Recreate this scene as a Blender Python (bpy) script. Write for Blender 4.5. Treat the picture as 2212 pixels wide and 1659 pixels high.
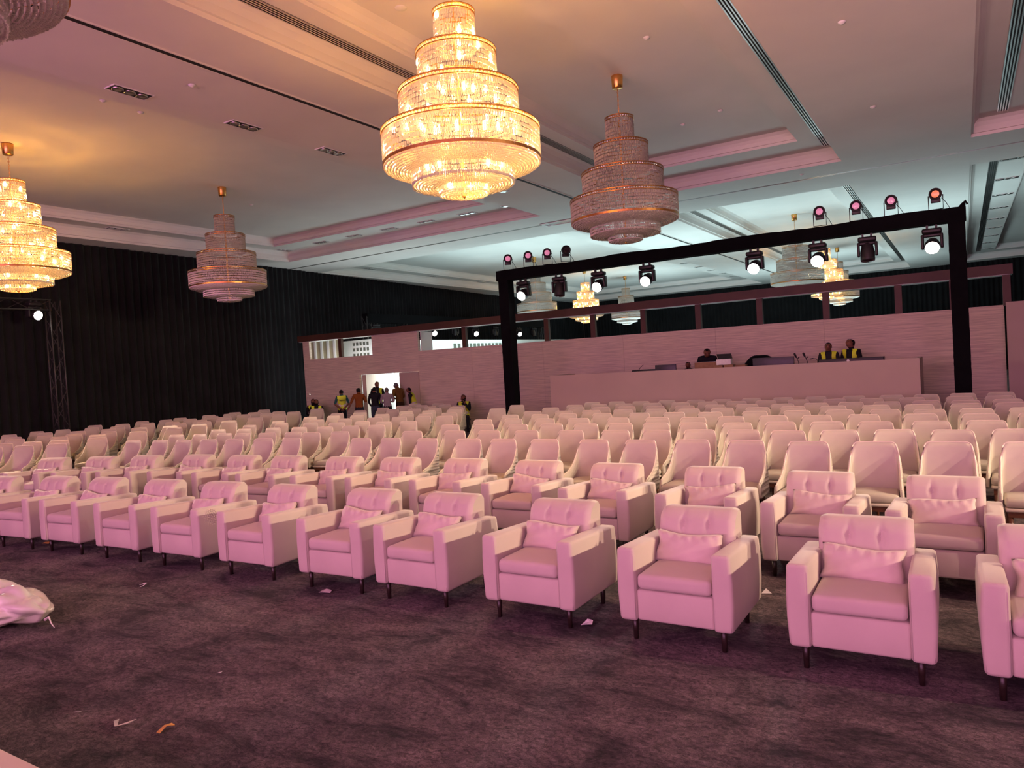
import bpy, bmesh, math, random
from mathutils import Vector, Matrix
random.seed(7)
PI = math.pi
scene = bpy.context.scene
for _o in list(bpy.data.objects):
    bpy.data.objects.remove(_o, do_unlink=True)
C = scene.collection

# ------------------------------------------------------------------ camera
cam_d = bpy.data.cameras.new('camera')
cam_d.sensor_width = 36.0
cam_d.lens = 36.0 * 1570.0 / 2212.0
cam_d.clip_end = 300
cam = bpy.data.objects.new('camera', cam_d)
C.objects.link(cam)
_R = Matrix(((0.84815098, 0.03653549, 0.52849321),
             (0.52641141, 0.05377611, -0.84852764),
             (-0.05942169, 0.99788441, 0.02637756)))   # columns: right, up, backward
cam.matrix_world = Matrix.Translation((0, 0, 2.0)) @ _R.to_4x4()
scene.camera = cam

# ------------------------------------------------------------------ world, exposure
scene.view_settings.view_transform = 'Standard'
scene.view_settings.look = 'None'
scene.view_settings.exposure = 0.2
scene.view_settings.gamma = 1.0
scene.view_settings.use_curve_mapping = False
scene.cycles.max_bounces = 6
scene.cycles.diffuse_bounces = 3
scene.cycles.glossy_bounces = 2
scene.cycles.transmission_bounces = 2
scene.cycles.transparent_max_bounces = 6
scene.cycles.use_adaptive_sampling = True
scene.cycles.adaptive_threshold = 0.08
scene.cycles.adaptive_min_samples = 16
w = bpy.data.worlds.new('world')
scene.world = w
w.use_nodes = True
w.node_tree.nodes['Background'].inputs[0].default_value = (0.60, 0.50, 0.52, 1)
w.node_tree.nodes['Background'].inputs[1].default_value = 0.02


def lamp(name, kind, loc, power, color, target=None, **kw):
    d = bpy.data.lights.new(name, kind)
    d.energy = power
    d.color = color
    for k, v in kw.items():
        setattr(d, k, v)
    o = bpy.data.objects.new(name, d)
    C.objects.link(o)
    o.location = loc
    if target is not None:
        o.rotation_euler = (Vector(target) - Vector(loc)).to_track_quat('-Z', 'Y').to_euler()
    return o


# the pink stage screen behind the camera
lamp('stage_screen_light', 'AREA', (-3.5, -9.6, 3.7), 1780, (1.0, 0.38, 0.74), (-3.5, 10, 4.6), shape='RECTANGLE', size=23, size_y=5.4)
# unseen fill spots behind the camera, added to brighten the ceiling
for _x, _t in ((-3.0, -2.0), (1.5, 0.5), (5.0, 2.5)):
    lamp('ceiling_fill_light', 'SPOT', (_x, -4.0, 0.8), 1500, (1.0, 0.60, 0.55), (_t, 9.0, 6.9), spot_size=.72, spot_blend=1.0, shadow_soft_size=.3)
# cool white work lighting of the hall behind the set wall, bouncing off its ceiling
for _i, (_x, _y, _p) in enumerate([(-17, 27, 340), (-9, 28, 310), (-1, 29, 230), (-17, 42, 360), (-6, 43, 320)]):
    lamp('hall_work_light', 'AREA', (_x, _y, 1.3), _p, (0.66, 0.96, 1.0), (_x, _y, 8), shape='DISK', size=5.0)

WARM = (1.0, 0.73, 0.52)
GOLD = (1.0, 0.46, 0.07)

# ------------------------------------------------------------------ helpers
M = {}


def nodes(m):
    m.use_nodes = True
    nt = m.node_tree
    return nt, nt.nodes, nt.links, nt.nodes['Principled BSDF']


def mat(name, col, rough=0.6, metal=0.0, noise=None, bump=None, spec=0.5, emit=None, sheen=0.0):
    """noise = (scale, amount) darkens the colour in blotches; bump = (scale, strength)."""
    m = bpy.data.materials.new(name)
    nt, N, L, B = nodes(m)
    B.inputs['Base Color'].default_value = (*col, 1)
    B.inputs['Roughness'].default_value = rough
    B.inputs['Metallic'].default_value = metal
    B.inputs['Specular IOR Level'].default_value = spec
    if sheen:
        B.inputs['Sheen Weight'].default_value = sheen
    if emit:
        B.inputs['Emission Color'].default_value = (*emit[0], 1)
        B.inputs['Emission Strength'].default_value = emit[1]
    tc = N.new('ShaderNodeTexCoord')
    if noise:
        t = N.new('ShaderNodeTexNoise')
        t.inputs['Scale'].default_value = noise[0]
        t.inputs['Detail'].default_value = 4
        L.new(tc.outputs['Object'], t.inputs['Vector'])
        r = N.new('ShaderNodeMapRange')
        r.inputs['From Min'].default_value = 0.3
        r.inputs['From Max'].default_value = 0.7
        r.inputs['To Min'].default_value = 1 - noise[1]
        r.inputs['To Max'].default_value = 1 + noise[1] * 0.4
        L.new(t.outputs['Fac'], r.inputs['Value'])
        x = N.new('ShaderNodeMix')
        x.data_type = 'RGBA'
        x.blend_type = 'MULTIPLY'
        x.inputs['Factor'].default_value = 1
        x.inputs['A'].default_value = (*col, 1)
        L.new(r.outputs['Result'], x.inputs['B'])
        L.new(x.outputs['Result'], B.inputs['Base Color'])
    if bump:
        t2 = N.new('ShaderNodeTexNoise')
        t2.inputs['Scale'].default_value = bump[0]
        t2.inputs['Detail'].default_value = 3
        L.new(tc.outputs['Object'], t2.inputs['Vector'])
        b = N.new('ShaderNodeBump')
        b.inputs['Strength'].default_value = bump[1]
        b.inputs['Distance'].default_value = 0.01
        L.new(t2.outputs['Fac'], b.inputs['Height'])
        L.new(b.outputs['Normal'], B.inputs['Normal'])
    M[name] = m
    return m


mat('velvet', (0.60, 0.505, 0.44), 0.75, noise=(3.0, 0.06), bump=(420, 0.12), sheen=0.15, spec=0.25)
mat('velvet_pillow', (0.63, 0.52, 0.455), 0.6, noise=(5.0, 0.08), bump=(9, 0.35), sheen=0.3, spec=0.3)
mat('chair_fabric', (0.54, 0.485, 0.395), 0.7, noise=(6, 0.05), sheen=0.1, spec=0.3)
mat('piping', (0.68, 0.59, 0.49), 0.6)
mat('dark_wood', (0.030, 0.017, 0.014), 0.35, noise=(20, 0.4))
mat('red_wood', (0.16, 0.055, 0.028), 0.4, noise=(14, 0.4))
mat('plaster', (0.84, 0.79, 0.75), 0.85, noise=(0.7, 0.05), bump=(60, 0.03), spec=0.2)
mat('black_cloth', (0.005, 0.005, 0.006), 0.95, noise=(3, 0.3), bump=(14, 0.4), spec=0.1)
mat('curtain_black', (0.011, 0.011, 0.012), 0.9, noise=(1.5, 0.3), sheen=0.05, spec=0.15)
mat('black_plastic', (0.018, 0.015, 0.017), 0.45, noise=(30, 0.2))
mat('steel', (0.55, 0.55, 0.55), 0.3, metal=1.0, noise=(30, 0.2))
mat('truss_black', (0.035, 0.030, 0.030), 0.45, noise=(20, 0.2))
mat('gold', (0.85, 0.46, 0.14), 0.28, metal=1.0, noise=(25, 0.15))
mat('gold_band', (0.62, 0.30, 0.10), 0.32, metal=1.0, noise=(25, 0.2))
mat('aluminium', (0.62, 0.60, 0.58), 0.3, metal=1.0, noise=(20, 0.1))
mat('slot_black', (0.012, 0.011, 0.011), 0.8, noise=(20, 0.2))
mat('white_plastic', (0.82, 0.80, 0.78), 0.45, noise=(20, 0.05))
mat('salmon_paint', (0.57, 0.46, 0.375), 0.75, noise=(1.2, 0.05), spec=0.25)
mat('beam_brown', (0.085, 0.038, 0.022), 0.55, noise=(3, 0.2))
mat('white_set', (0.82, 0.80, 0.74), 0.7, noise=(2, 0.05))
mat('beige_fin', (0.42, 0.36, 0.22), 0.7, noise=(2, 0.1))
mat('dark_hole', (0.12, 0.12, 0.09), 0.8, noise=(5, 0.2))
mat('cardboard', (0.30, 0.17, 0.09), 0.8, noise=(12, 0.2))
mat('paper_white', (0.80, 0.77, 0.74), 0.6, noise=(20, 0.1))
mat('paper_orange', (0.80, 0.42, 0.10), 0.6, noise=(40, 0.3))
mat('lens_hot', (1, 1, 1), 0.3, emit=((1.0, 0.93, 0.82), 30), noise=(20, 0.02))
mat('lens_cool', (1, 1, 1), 0.3, emit=((0.88, 1.0, 1.0), 30), noise=(20, 0.02))
mat('lens_pink_reflection', (0.10, 0.04, 0.06), 0.15, emit=((1.0, 0.30, 0.50), 0.55), noise=(20, 0.1))  # pink reflection of the stage screen, put in as a weak glow
mat('lens_orange', (0.10, 0.04, 0.03), 0.15, emit=((1.0, 0.22, 0.10), 0.85), noise=(20, 0.1))
mat('lens_off', (0.03, 0.015, 0.02), 0.10, noise=(20, 0.1))
mat('bulb_hot', (1, 0.9, 0.7), 0.3, emit=((1.0, 0.78, 0.40), 26), noise=(20, 0.02))
mat('bulb_off', (0.85, 0.80, 0.75), 0.2, noise=(20, 0.05))
mat('vest_yellow', (0.70, 0.88, 0.03), 0.6, noise=(9, 0.15))
mat('reflective_tape', (0.60, 0.56, 0.54), 0.35, noise=(15, 0.1))
mat('stage_floor', (0.70, 0.55, 0.48), 0.6, noise=(2, 0.06))
mat('ink', (0.01, 0.01, 0.01), 0.7, noise=(20, 0.1))
mat('monitor_grey', (0.035, 0.032, 0.045), 0.4, noise=(20, 0.1))


def crystal(name, tint):
    m = bpy.data.materials.new(name)
    m.use_nodes = True
    nt = m.node_tree
    N, L = nt.nodes, nt.links
    N.clear()
    out = N.new('ShaderNodeOutputMaterial')
    tr = N.new('ShaderNodeBsdfTranslucent')
    df = N.new('ShaderNodeBsdfDiffuse')
    gl = N.new('ShaderNodeBsdfGlossy')
    tp = N.new('ShaderNodeBsdfTransparent')
    tc = N.new('ShaderNodeTexCoord')
    no = N.new('ShaderNodeTexNoise')
    no.inputs['Scale'].default_value = 60
    L.new(tc.outputs['Object'], no.inputs['Vector'])
    cr = N.new('ShaderNodeValToRGB')
    cr.color_ramp.elements[0].color = (tint[0] * 0.75, tint[1] * 0.75, tint[2] * 0.75, 1)
    cr.color_ramp.elements[1].color = (*tint, 1)
    L.new(no.outputs['Fac'], cr.inputs['Fac'])
    for n in (tr, df):
        L.new(cr.outputs['Color'], n.inputs['Color'])
    gl.inputs['Roughness'].default_value = 0.12
    gl.inputs['Color'].default_value = (1, 0.95, 0.9, 1)
    a = N.new('ShaderNodeMixShader')
    a.inputs[0].default_value = 0.62
    b = N.new('ShaderNodeMixShader')
    b.inputs[0].default_value = 0.25
    c = N.new('ShaderNodeMixShader')
    c.inputs[0].default_value = 0.06
    L.new(df.outputs[0], a.inputs[1])
    L.new(tr.outputs[0], a.inputs[2])
    L.new(a.outputs[0], b.inputs[1])
    L.new(gl.outputs[0], b.inputs[2])
    L.new(b.outputs[0], c.inputs[1])
    L.new(tp.outputs[0], c.inputs[2])
    L.new(c.outputs[0], out.inputs['Surface'])
    M[name] = m


crystal('crystal', (0.86, 0.80, 0.74))


def carpet_mat():
    m = bpy.data.materials.new('carpet')
    nt, N, L, B = nodes(m)
    M['carpet'] = m
    tc = N.new('ShaderNodeTexCoord')

    def noise(scale, detail, rough, stretch, rot, dist=0.0):
        mp = N.new('ShaderNodeMapping')
        mp.inputs['Scale'].default_value = stretch
        mp.inputs['Rotation'].default_value = (0, 0, rot)
        L.new(tc.outputs['Object'], mp.inputs['Vector'])
        n = N.new('ShaderNodeTexNoise')
        n.inputs['Scale'].default_value = scale
        n.inputs['Detail'].default_value = detail
        n.inputs['Roughness'].default_value = rough
        n.inputs['Distortion'].default_value = dist
        L.new(mp.outputs['Vector'], n.inputs['Vector'])
        return n

    def remap(n, a, b, c, d):
        r = N.new('ShaderNodeMapRange')
        for k, v in (('From Min', a), ('From Max', b), ('To Min', c), ('To Max', d)):
            r.inputs[k].default_value = v
        L.new(n.outputs['Fac'], r.inputs['Value'])
        return r
    n1 = noise(2.0, 9, 0.74, (0.75, 1.5, 1), 0.35, 0.6)       # brushed light and dark patches
    n2 = noise(30, 6, 0.78, (0.9, 1.25, 1), 0.7, 0.8)             # tufts
    n3 = noise(150, 2, 0.6, (1, 1, 1), 0.0)                   # fibres
    cr = N.new('ShaderNodeValToRGB')
    e = cr.color_ramp.elements
    e[0].position = 0.38
    e[0].color = (0.028, 0.019, 0.025, 1)
    e[1].position = 0.62
    e[1].color = (0.235, 0.172, 0.176, 1)
    k = cr.color_ramp.elements.new(0.47)
    k.color = (0.115, 0.080, 0.090, 1)
    L.new(n1.outputs['Fac'], cr.inputs['Fac'])
    r2 = remap(n2, 0.37, 0.61, 0.28, 1.6)
    r3 = remap(n3, 0.3, 0.7, 0.6, 1.35)
    col = cr.outputs['Color']
    for r in (r2, r3):
        x = N.new('ShaderNodeMix')
        x.data_type = 'RGBA'
        x.blend_type = 'MULTIPLY'
        x.inputs['Factor'].default_value = 1
        L.new(col, x.inputs['A'])
        L.new(r.outputs['Result'], x.inputs['B'])
        col = x.outputs['Result']
    L.new(col, B.inputs['Base Color'])
    B.inputs['Roughness'].default_value = 0.95
    B.inputs['Specular IOR Level'].default_value = 0.1
    B.inputs['Sheen Weight'].default_value = 0.15
    ad = N.new('ShaderNodeMath')
    ad.operation = 'MULTIPLY_ADD'
    L.new(n1.outputs['Fac'], ad.inputs[0])
    ad.inputs[1].default_value = 2.0
    L.new(n2.outputs['Fac'], ad.inputs[2])
    b = N.new('ShaderNodeBump')
    b.inputs['Strength'].default_value = 1.0
    b.inputs['Distance'].default_value = 0.035
    L.new(ad.outputs[0], b.inputs['Height'])
    L.new(b.outputs['Normal'], B.inputs['Normal'])


carpet_mat()


def grasscloth(name, c0, c1):
    m = bpy.data.materials.new(name)
    nt, N, L, B = nodes(m)
    M[name] = m
    tc = N.new('ShaderNodeTexCoord')
    mp = N.new('ShaderNodeMapping')
    mp.inputs['Scale'].default_value = (0.6, 1.2, 20)
    L.new(tc.outputs['Object'], mp.inputs['Vector'])
    n = N.new('ShaderNodeTexNoise')
    n.inputs['Scale'].default_value = 2.2
    n.inputs['Detail'].default_value = 5
    n.inputs['Roughness'].default_value = 0.65
    L.new(mp.outputs['Vector'], n.inputs['Vector'])
    cr = N.new('ShaderNodeValToRGB')
    cr.color_ramp.elements[0].position = 0.33
    cr.color_ramp.elements[0].color = (*c0, 1)
    cr.color_ramp.elements[1].position = 0.6
    cr.color_ramp.elements[1].color = (*c1, 1)
    L.new(n.outputs['Fac'], cr.inputs['Fac'])
    L.new(cr.outputs['Color'], B.inputs['Base Color'])
    B.inputs['Roughness'].default_value = 0.8
    B.inputs['Specular IOR Level'].default_value = 0.2
    b = N.new('ShaderNodeBump')
    b.inputs['Strength'].default_value = 0.4
    b.inputs['Distance'].default_value = 0.01
    L.new(n.outputs['Fac'], b.inputs['Height'])
    L.new(b.outputs['Normal'], B.inputs['Normal'])


grasscloth('grasscloth', (0.53, 0.45, 0.36), (0.80, 0.69, 0.545))


def quilt_mat():
    m = M['chair_fabric'].copy()
    m.name = 'quilted_fabric'
    M['quilted'] = m
    nt = m.node_tree
    N, L = nt.nodes, nt.links
    B = N['Principled BSDF']
    tc = N.new('ShaderNodeTexCoord')
    outs = []
    for sgn in (1, -1):
        wv = N.new('ShaderNodeTexWave')
        wv.inputs['Scale'].default_value = 5.5
        mp = N.new('ShaderNodeMapping')
        mp.inputs['Rotation'].default_value = (0, sgn * PI / 4, 0)
        L.new(tc.outputs['Object'], mp.inputs['Vector'])
        L.new(mp.outputs['Vector'], wv.inputs['Vector'])
        outs.append(wv)
    mx = N.new('ShaderNodeMath')
    mx.operation = 'MAXIMUM'
    L.new(outs[0].outputs['Fac'], mx.inputs[0])
    L.new(outs[1].outputs['Fac'], mx.inputs[1])
    b = N.new('ShaderNodeBump')
    b.invert = True
    b.inputs['Strength'].default_value = 0.7
    b.inputs['Distance'].default_value = 0.02
    L.new(mx.outputs[0], b.inputs['Height'])
    L.new(b.outputs['Normal'], B.inputs['Normal'])


quilt_mat()


def plastic_bag_mat():
    m = mat('bag_plastic', (0.80, 0.72, 0.68), 0.22, noise=(4, 0.12), bump=(7, 0.25))
    m.node_tree.nodes['Principled BSDF'].inputs['Transmission Weight'].default_value = 0.15


plastic_bag_mat()


class MB:
    """collects verts and faces, builds one mesh object"""

    def __init__(s):
        s.v = []
        s.f = []
        s.mi = []

    def add(s, vs, fs, mi=0):
        o = len(s.v)
        s.v += [tuple(p) for p in vs]
        s.f += [tuple(i + o for i in f) for f in fs]
        s.mi += [mi] * len(fs)
        return s

    def box(s, x0, x1, y0, y1, z0, z1, mi=0):
        return s.add([(x0, y0, z0), (x1, y0, z0), (x1, y1, z0), (x0, y1, z0), (x0, y0, z1), (x1, y0, z1), (x1, y1, z1), (x0, y1, z1)],
                     [(0, 3, 2, 1), (4, 5, 6, 7), (0, 1, 5, 4), (1, 2, 6, 5), (2, 3, 7, 6), (3, 0, 4, 7)], mi)

    def tube(s, pts, r, n=8, cap=True, mi=0):
        pts = [Vector(p) for p in pts]
        rs = r if isinstance(r, (list, tuple)) else [r] * len(pts)
        rings = []
        for i, p in enumerate(pts):
            d = (pts[min(i + 1, len(pts) - 1)] - pts[max(i - 1, 0)]).normalized()
            a = Vector((0, 0, 1)) if abs(d.z) < 0.9 else Vector((1, 0, 0))
            u = d.cross(a).normalized()
            v = d.cross(u).normalized()
            rings.append([p + (u * math.cos(2 * PI * k / n) + v * math.sin(2 * PI * k / n)) * rs[i] for k in range(n)])
        vs = [q for ring in rings for q in ring]
        fs = []
        for i in range(len(pts) - 1):
            for k in range(n):
                fs.append((i * n + k, i * n + (k + 1) % n, (i + 1) * n + (k + 1) % n, (i + 1) * n + k))
        if cap:
            fs.append(tuple(range(n - 1, -1, -1)))
            fs.append(tuple((len(pts) - 1) * n + k for k in range(n)))
        return s.add(vs, fs, mi)

    def lathe(s, prof, n=24, c=(0, 0, 0), cap=False, mi=0, ax='z'):
        vs = []
        for r, z in prof:
            for k in range(n):
                a = 2 * PI * k / n
                p = (r * math.cos(a), r * math.sin(a), z)
                if ax == 'y':
                    p = (p[0], p[2], p[1])
                vs.append((p[0] + c[0], p[1] + c[1], p[2] + c[2]))
        fs = []
        for i in range(len(prof) - 1):
            for k in range(n):
                fs.append((i * n + k, i * n + (k + 1) % n, (i + 1) * n + (k + 1) % n, (i + 1) * n + k))
        if cap:
            fs.append(tuple(range(n - 1, -1, -1)))
            fs.append(tuple((len(prof) - 1) * n + k for k in range(n)))
        return s.add(vs, fs, mi)

    def mesh(s, name, mats, smooth=False):
        me = bpy.data.meshes.new(name)
        me.from_pydata(s.v, [], s.f)
        for m in (mats if isinstance(mats, (list, tuple)) else [mats]):
            me.materials.append(M[m])
        if any(s.mi):
            me.polygons.foreach_set('material_index', s.mi)
        if smooth:
            me.polygons.foreach_set('use_smooth', [True] * len(me.polygons))
        me.update()
        return me

    def build(s, name, mats, parent=None, smooth=False, bevel=0.0, seg=2, loc=None):
        me = s.mesh(name, mats, smooth)
        if bevel:
            bevel_mesh(me, bevel, seg)
        return link(name, me, parent, loc)


def bevel_mesh(me, r, seg=2, smooth=True):
    bm = bmesh.new()
    bm.from_mesh(me)
    bmesh.ops.recalc_face_normals(bm, faces=bm.faces)
    bmesh.ops.bevel(bm, geom=list(bm.edges), offset=r, segments=seg, profile=0.5, affect='EDGES', clamp_overlap=True)
    for f in bm.faces:
        f.smooth = smooth
    bm.to_mesh(me)
    bm.free()


def link(name, me, parent=None, loc=None):
    o = bpy.data.objects.new(name, me)
    C.objects.link(o)
    if parent is not None:
        o.parent = parent
    if loc is not None:
        o.location = loc
    return o


def tag(o, label=None, cat=None, group=None, kind=None):
    if label:
        o['label'] = label
    if cat:
        o['category'] = cat
    if group:
        o['group'] = group
    if kind:
        o['kind'] = kind
    return o


def thing(name, label, cat, loc=(0, 0, 0), rz=0.0, group=None):
    o = bpy.data.objects.new(name, None)
    o.empty_display_size = 0.1
    C.objects.link(o)
    o.location = loc
    o.rotation_euler = (0, 0, rz)
    return tag(o, label, cat, group)


def copy_tree(o, parent=None):
    c = o.copy()
    C.objects.link(c)
    c.parent = parent
    for ch in list(o.children):
        copy_tree(ch, c)
    return c


def rounded(x0, x1, y0, y1, z0, z1, r, seg=3, sub=0):
    """bevelled box as (verts, faces)"""
    bm = bmesh.new()
    bmesh.ops.create_cube(bm, size=1)
    for v in bm.verts:
        v.co = Vector(((x0 + x1) / 2 + v.co.x * (x1 - x0), (y0 + y1) / 2 + v.co.y * (y1 - y0), (z0 + z1) / 2 + v.co.z * (z1 - z0)))
    bmesh.ops.bevel(bm, geom=list(bm.edges), offset=r, segments=seg, profile=0.5, affect='EDGES', clamp_overlap=True)
    if sub:
        bmesh.ops.subdivide_edges(bm, edges=[e for e in bm.edges if e.calc_length() > 0.09], cuts=sub, use_grid_fill=True)
    bm.verts.index_update()
    vs = [v.co.copy() for v in bm.verts]
    fs = [tuple(v.index for v in f.verts) for f in bm.faces]
    bm.free()
    return vs, fs


def ordinal(n):
    return ['first', 'second', 'third', 'fourth', 'fifth', 'sixth', 'seventh', 'eighth', 'ninth', 'tenth', 'eleventh', 'twelfth', 'thirteenth', 'fourteenth', 'fifteenth', 'sixteenth'][n - 1]


def struct(o):
    o['kind'] = 'structure'
    return o

# ================================================================== STRUCTURE
Z0, Z1, Z2 = 6.5, 6.85, 7.13          # bulkhead, shelf and tray levels of the ceiling
fl = MB()
fl.add([(-30, -12, 0), (14, -12, 0), (14, 55, 0), (-30, 55, 0), (-30, -12, -.2), (14, -12, -.2), (14, 55, -.2), (-30, 55, -.2)],
       [(0, 1, 2, 3), (4, 7, 6, 5), (0, 4, 5, 1), (1, 5, 6, 2), (2, 6, 7, 3), (3, 7, 4, 0)])
struct(fl.build('floor', 'carpet'))

COFFERS = [  # outer rect, inner rect  (x0, x1, y0, y1)
    ((-7.8, -2.36, -7.5, 19.65), (-7.12, -3.13, -6.3, 18.35)),
    ((-22.1, -10.84, -7.5, 19.65), (-21.35, -12.0, -6.3, 18.35)),
    ((0.32, 9.0, -7.5, 19.65), (1.72, 7.6, -6.3, 18.35)),
    ((-7.95, -2.55, 22.75, 50.6), (-7.2, -3.35, 23.9, 49.3)),
    ((-23.7, -11.3, 22.75, 50.6), (-22.9, -12.9, 23.9, 49.3)),
    ((0.32, 9.0, 22.75, 50.6), (1.72, 7.6, 23.9, 49.3)),
]
cm = MB()
CX0, CX1, CY0, CY1 = -28.0, 12.0, -11.0, 53.0


def ceil_cells(ya, yb, cofs):
    xs = sorted({CX0, CX1} | {c[0][0] for c in cofs} | {c[0][1] for c in cofs})
    for a, b in zip(xs[:-1], xs[1:]):
        mid = (a + b) / 2
        if not any(c[0][0] < mid < c[0][1] for c in cofs):
            cm.add([(a, ya, Z0), (a, yb, Z0), (b, yb, Z0), (b, ya, Z0)], [(0, 1, 2, 3)])


ceil_cells(CY0, -7.5, [])
ceil_cells(-7.5, 19.65, COFFERS[:3])
ceil_cells(19.65, 20.93, [])
ceil_cells(21.07, 22.75, [])
ceil_cells(22.75, 50.6, COFFERS[3:])
ceil_cells(50.6, CY1, [])
# the folding partition's track, recessed in the bulkhead
cm.add([(CX0, 20.93, Z0), (CX1, 20.93, Z0), (CX1, 20.93, Z0 + .06), (CX0, 20.93, Z0 + .06), (CX0, 21.07, Z0 + .06), (CX1, 21.07, Z0 + .06), (CX1, 21.07, Z0), (CX0, 21.07, Z0)],
       [(0, 1, 2, 3), (3, 2, 5, 4), (4, 5, 6, 7)])
for (o, i) in COFFERS:
    rings = []
    for t, dz in [((0, 0), Z0), ((0, 0), Z0 + .07), ((0, .05), Z0 + .07), ((0, .05), Z0 + .2), ((0, .09), Z0 + .29), ((0, .16), Z1),
                  ((1, 0), Z1), ((1, 0), Z1 + .06), ((1, .04), Z1 + .06), ((1, .04), Z1 + .15), ((1, .08), Z1 + .22), ((1, .15), Z2)]:
        r = o if t[0] == 0 else i
        rings.append([(r[0] + t[1], r[2] + t[1], dz), (r[1] - t[1], r[2] + t[1], dz), (r[1] - t[1], r[3] - t[1], dz), (r[0] + t[1], r[3] - t[1], dz)])
    vs = [p for q in rings for p in q]
    fs = []
    for k in range(len(rings) - 1):
        for j in range(4):
            fs.append((k * 4 + j, k * 4 + (j + 1) % 4, k * 4 + 4 + (j + 1) % 4, k * 4 + 4 + j))
    L_ = (len(rings) - 1) * 4
    fs.append((L_, L_ + 1, L_ + 2, L_ + 3))
    cm.add(vs, fs)
cm.add([(CX0, CY0, 7.4), (CX1, CY0, 7.4), (CX1, CY1, 7.4), (CX0, CY1, 7.4)], [(0, 1, 2, 3)])
struct(cm.build('ceiling', 'plaster'))


def curtain(name, path, z0, z1, amp=.07, wave=.26, seed=1):
    """pleated drape along a polyline"""
    rnd = random.Random(seed)
    pts = []
    for (a, b) in zip(path[:-1], path[1:]):
        a, b = Vector(a), Vector(b)
        d = b - a
        n = max(2, int(d.length / (wave / 6)))
        nn = Vector((-d.y, d.x)).normalized()
        for k in range(n):
            pts.append((a + d * k / n, nn))
    pts.append((Vector(path[-1]), pts[-1][1]))
    m = MB()
    vs = []
    ph = 0
    for k, (p, nn) in enumerate(pts):
        ph += 2 * PI / 6 * rnd.uniform(.7, 1.3)
        for zi, z in enumerate((z0, z0 + .6 * (z1 - z0), z1)):
            q = p + nn * (amp * (1.0, .9, .6)[zi] * math.sin(ph) + .02 * math.sin(ph * .31 + zi))
            vs.append((q.x, q.y, z))
    fs = []
    for k in range(len(pts) - 1):
        for zi in range(2):
            a = k * 3 + zi
            fs.append((a, a + 3, a + 4, a + 1))
    m.add(vs, fs)
    o = m.build(name, 'curtain_black', smooth=True)
    return o


tag(curtain('side_curtain', [(-22.75, -10), (-22.95, 12), (-23.1, 15), (-23.55, 21), (-24.1, 27.3), (-25.2, 38), (-25.35, 51.9)], 0.0, Z0 - .01, seed=3),
    'floor-to-ceiling black pleated curtain along the left side of the hall', 'curtain')
tag(curtain('end_curtain', [(-25.3, 51.8), (11, 51.8)], 0.0, Z0 - .01, seed=5),
    'black pleated curtain across the far end of the hall behind the set wall', 'curtain')
wr = MB()
wr.box(11.2, 11.4, -11, 53, 0, Z0 - .005)
struct(wr.build('wall_right', 'curtain_black'))
wr = MB()
wr.box(-25, 11.2, -10.4, -10.2, 0, Z0 - .005)
struct(wr.build('wall_front', 'curtain_black'))

# ---- the pink set wall at Y = 19.5
WY = 19.5
wroot = bpy.data.objects.new('wall_back', None)
C.objects.link(wroot)
wroot.location = (0, WY, 0)
struct(wroot)


def panel(name, x0, x1, z0, z1, y0=0.0, y1=.10, m='grasscloth', parent=wroot):
    b = MB().box(x0 + .002, x1 - .002, y0, y1, z0 + .001, z1 - .001)
    return b.build(name, m, parent)


xs = [-21.48, -18.62]
panel('panel', -21.48, -18.64, 0, 2.655)
panel('panel', -18.64, -15.84, 1.96, 2.655)
panel('panel', -16.72, -15.84, 0, 1.96)
panel('panel', -17.95, -15.84, 2.655, 3.335)
panel('panel', -21.48, -21.13, 2.655, 3.335)
for a, b in [(-15.84, -13.62), (-13.62, -10.96), (-10.96, -8.30), (-8.30, -5.63), (-5.63, -2.92), (-2.92, -.19)]:
    panel('panel', a, b, 0, 2.665)
panel('panel', .12, .80, 0, 2.68)
panel('panel', -.19, .12, 0, 2.60, .02, .10)
# unseen boards added behind the cladding to stop light through the seams
MB().box(-21.47, -18.65, .101, .125, 0, 2.65).build('light_block_board', 'black_cloth', wroot)
MB().box(-18.63, -15.85, .101, .125, 1.965, 2.65).build('light_block_board', 'black_cloth', wroot)
MB().box(-16.71, -15.85, .101, .125, 0, 1.96).build('light_block_board', 'black_cloth', wroot)
MB().box(-17.94, -15.85, .126, .14, 2.6, 3.33).build('light_block_board', 'black_cloth', wroot)
MB().box(-15.85, .79, .101, .125, 0, 2.59).build('light_block_board', 'black_cloth', wroot)
# end return of the upper panel, facing the window beside it
MB().box(-15.835, -15.80, .145, .75, 2.6, 3.33).build('return_panel', 'white_set', wroot)
# brown top rail with its white underside and the brown posts carrying it
MB().box(-21.65, .98, -.09, .38, 3.345, 3.57).build('top_rail', 'beam_brown', wroot)
MB().box(-21.6, .93, -.07, .37, 3.335, 3.344).build('rail_soffit', 'white_set', wroot)
for x in (-19.5, -13.88, -10.78, -9.22, -7.65, -6.07, -4.45, -2.85, -1.26, -.15, .86):
    MB().box(x - .075, x + .075, -.03, .09, 2.66, 3.334).build('post', 'beam_brown', wroot)
# folded-back door leaf and jamb of the doorway
d1 = MB().box(-16.72, -15.87, -.05, -.008, .01, 1.955).build('door_1', 'salmon_paint', None, loc=(0, WY, 0))
struct(d1)
jb = MB().box(-18.64, -18.45, .0, 1.1, 0, 1.955).build('trim_1', 'salmon_paint', None, loc=(0, WY + .13, 0))
struct(jb)
# projecting smooth wall section at the right edge
rw = MB().box(.82, 6.0, 0, .12, 0, 2.72).build('wall_right_wing', 'salmon_paint', None, loc=(0, 19.1, 0))
struct(rw)

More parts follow.
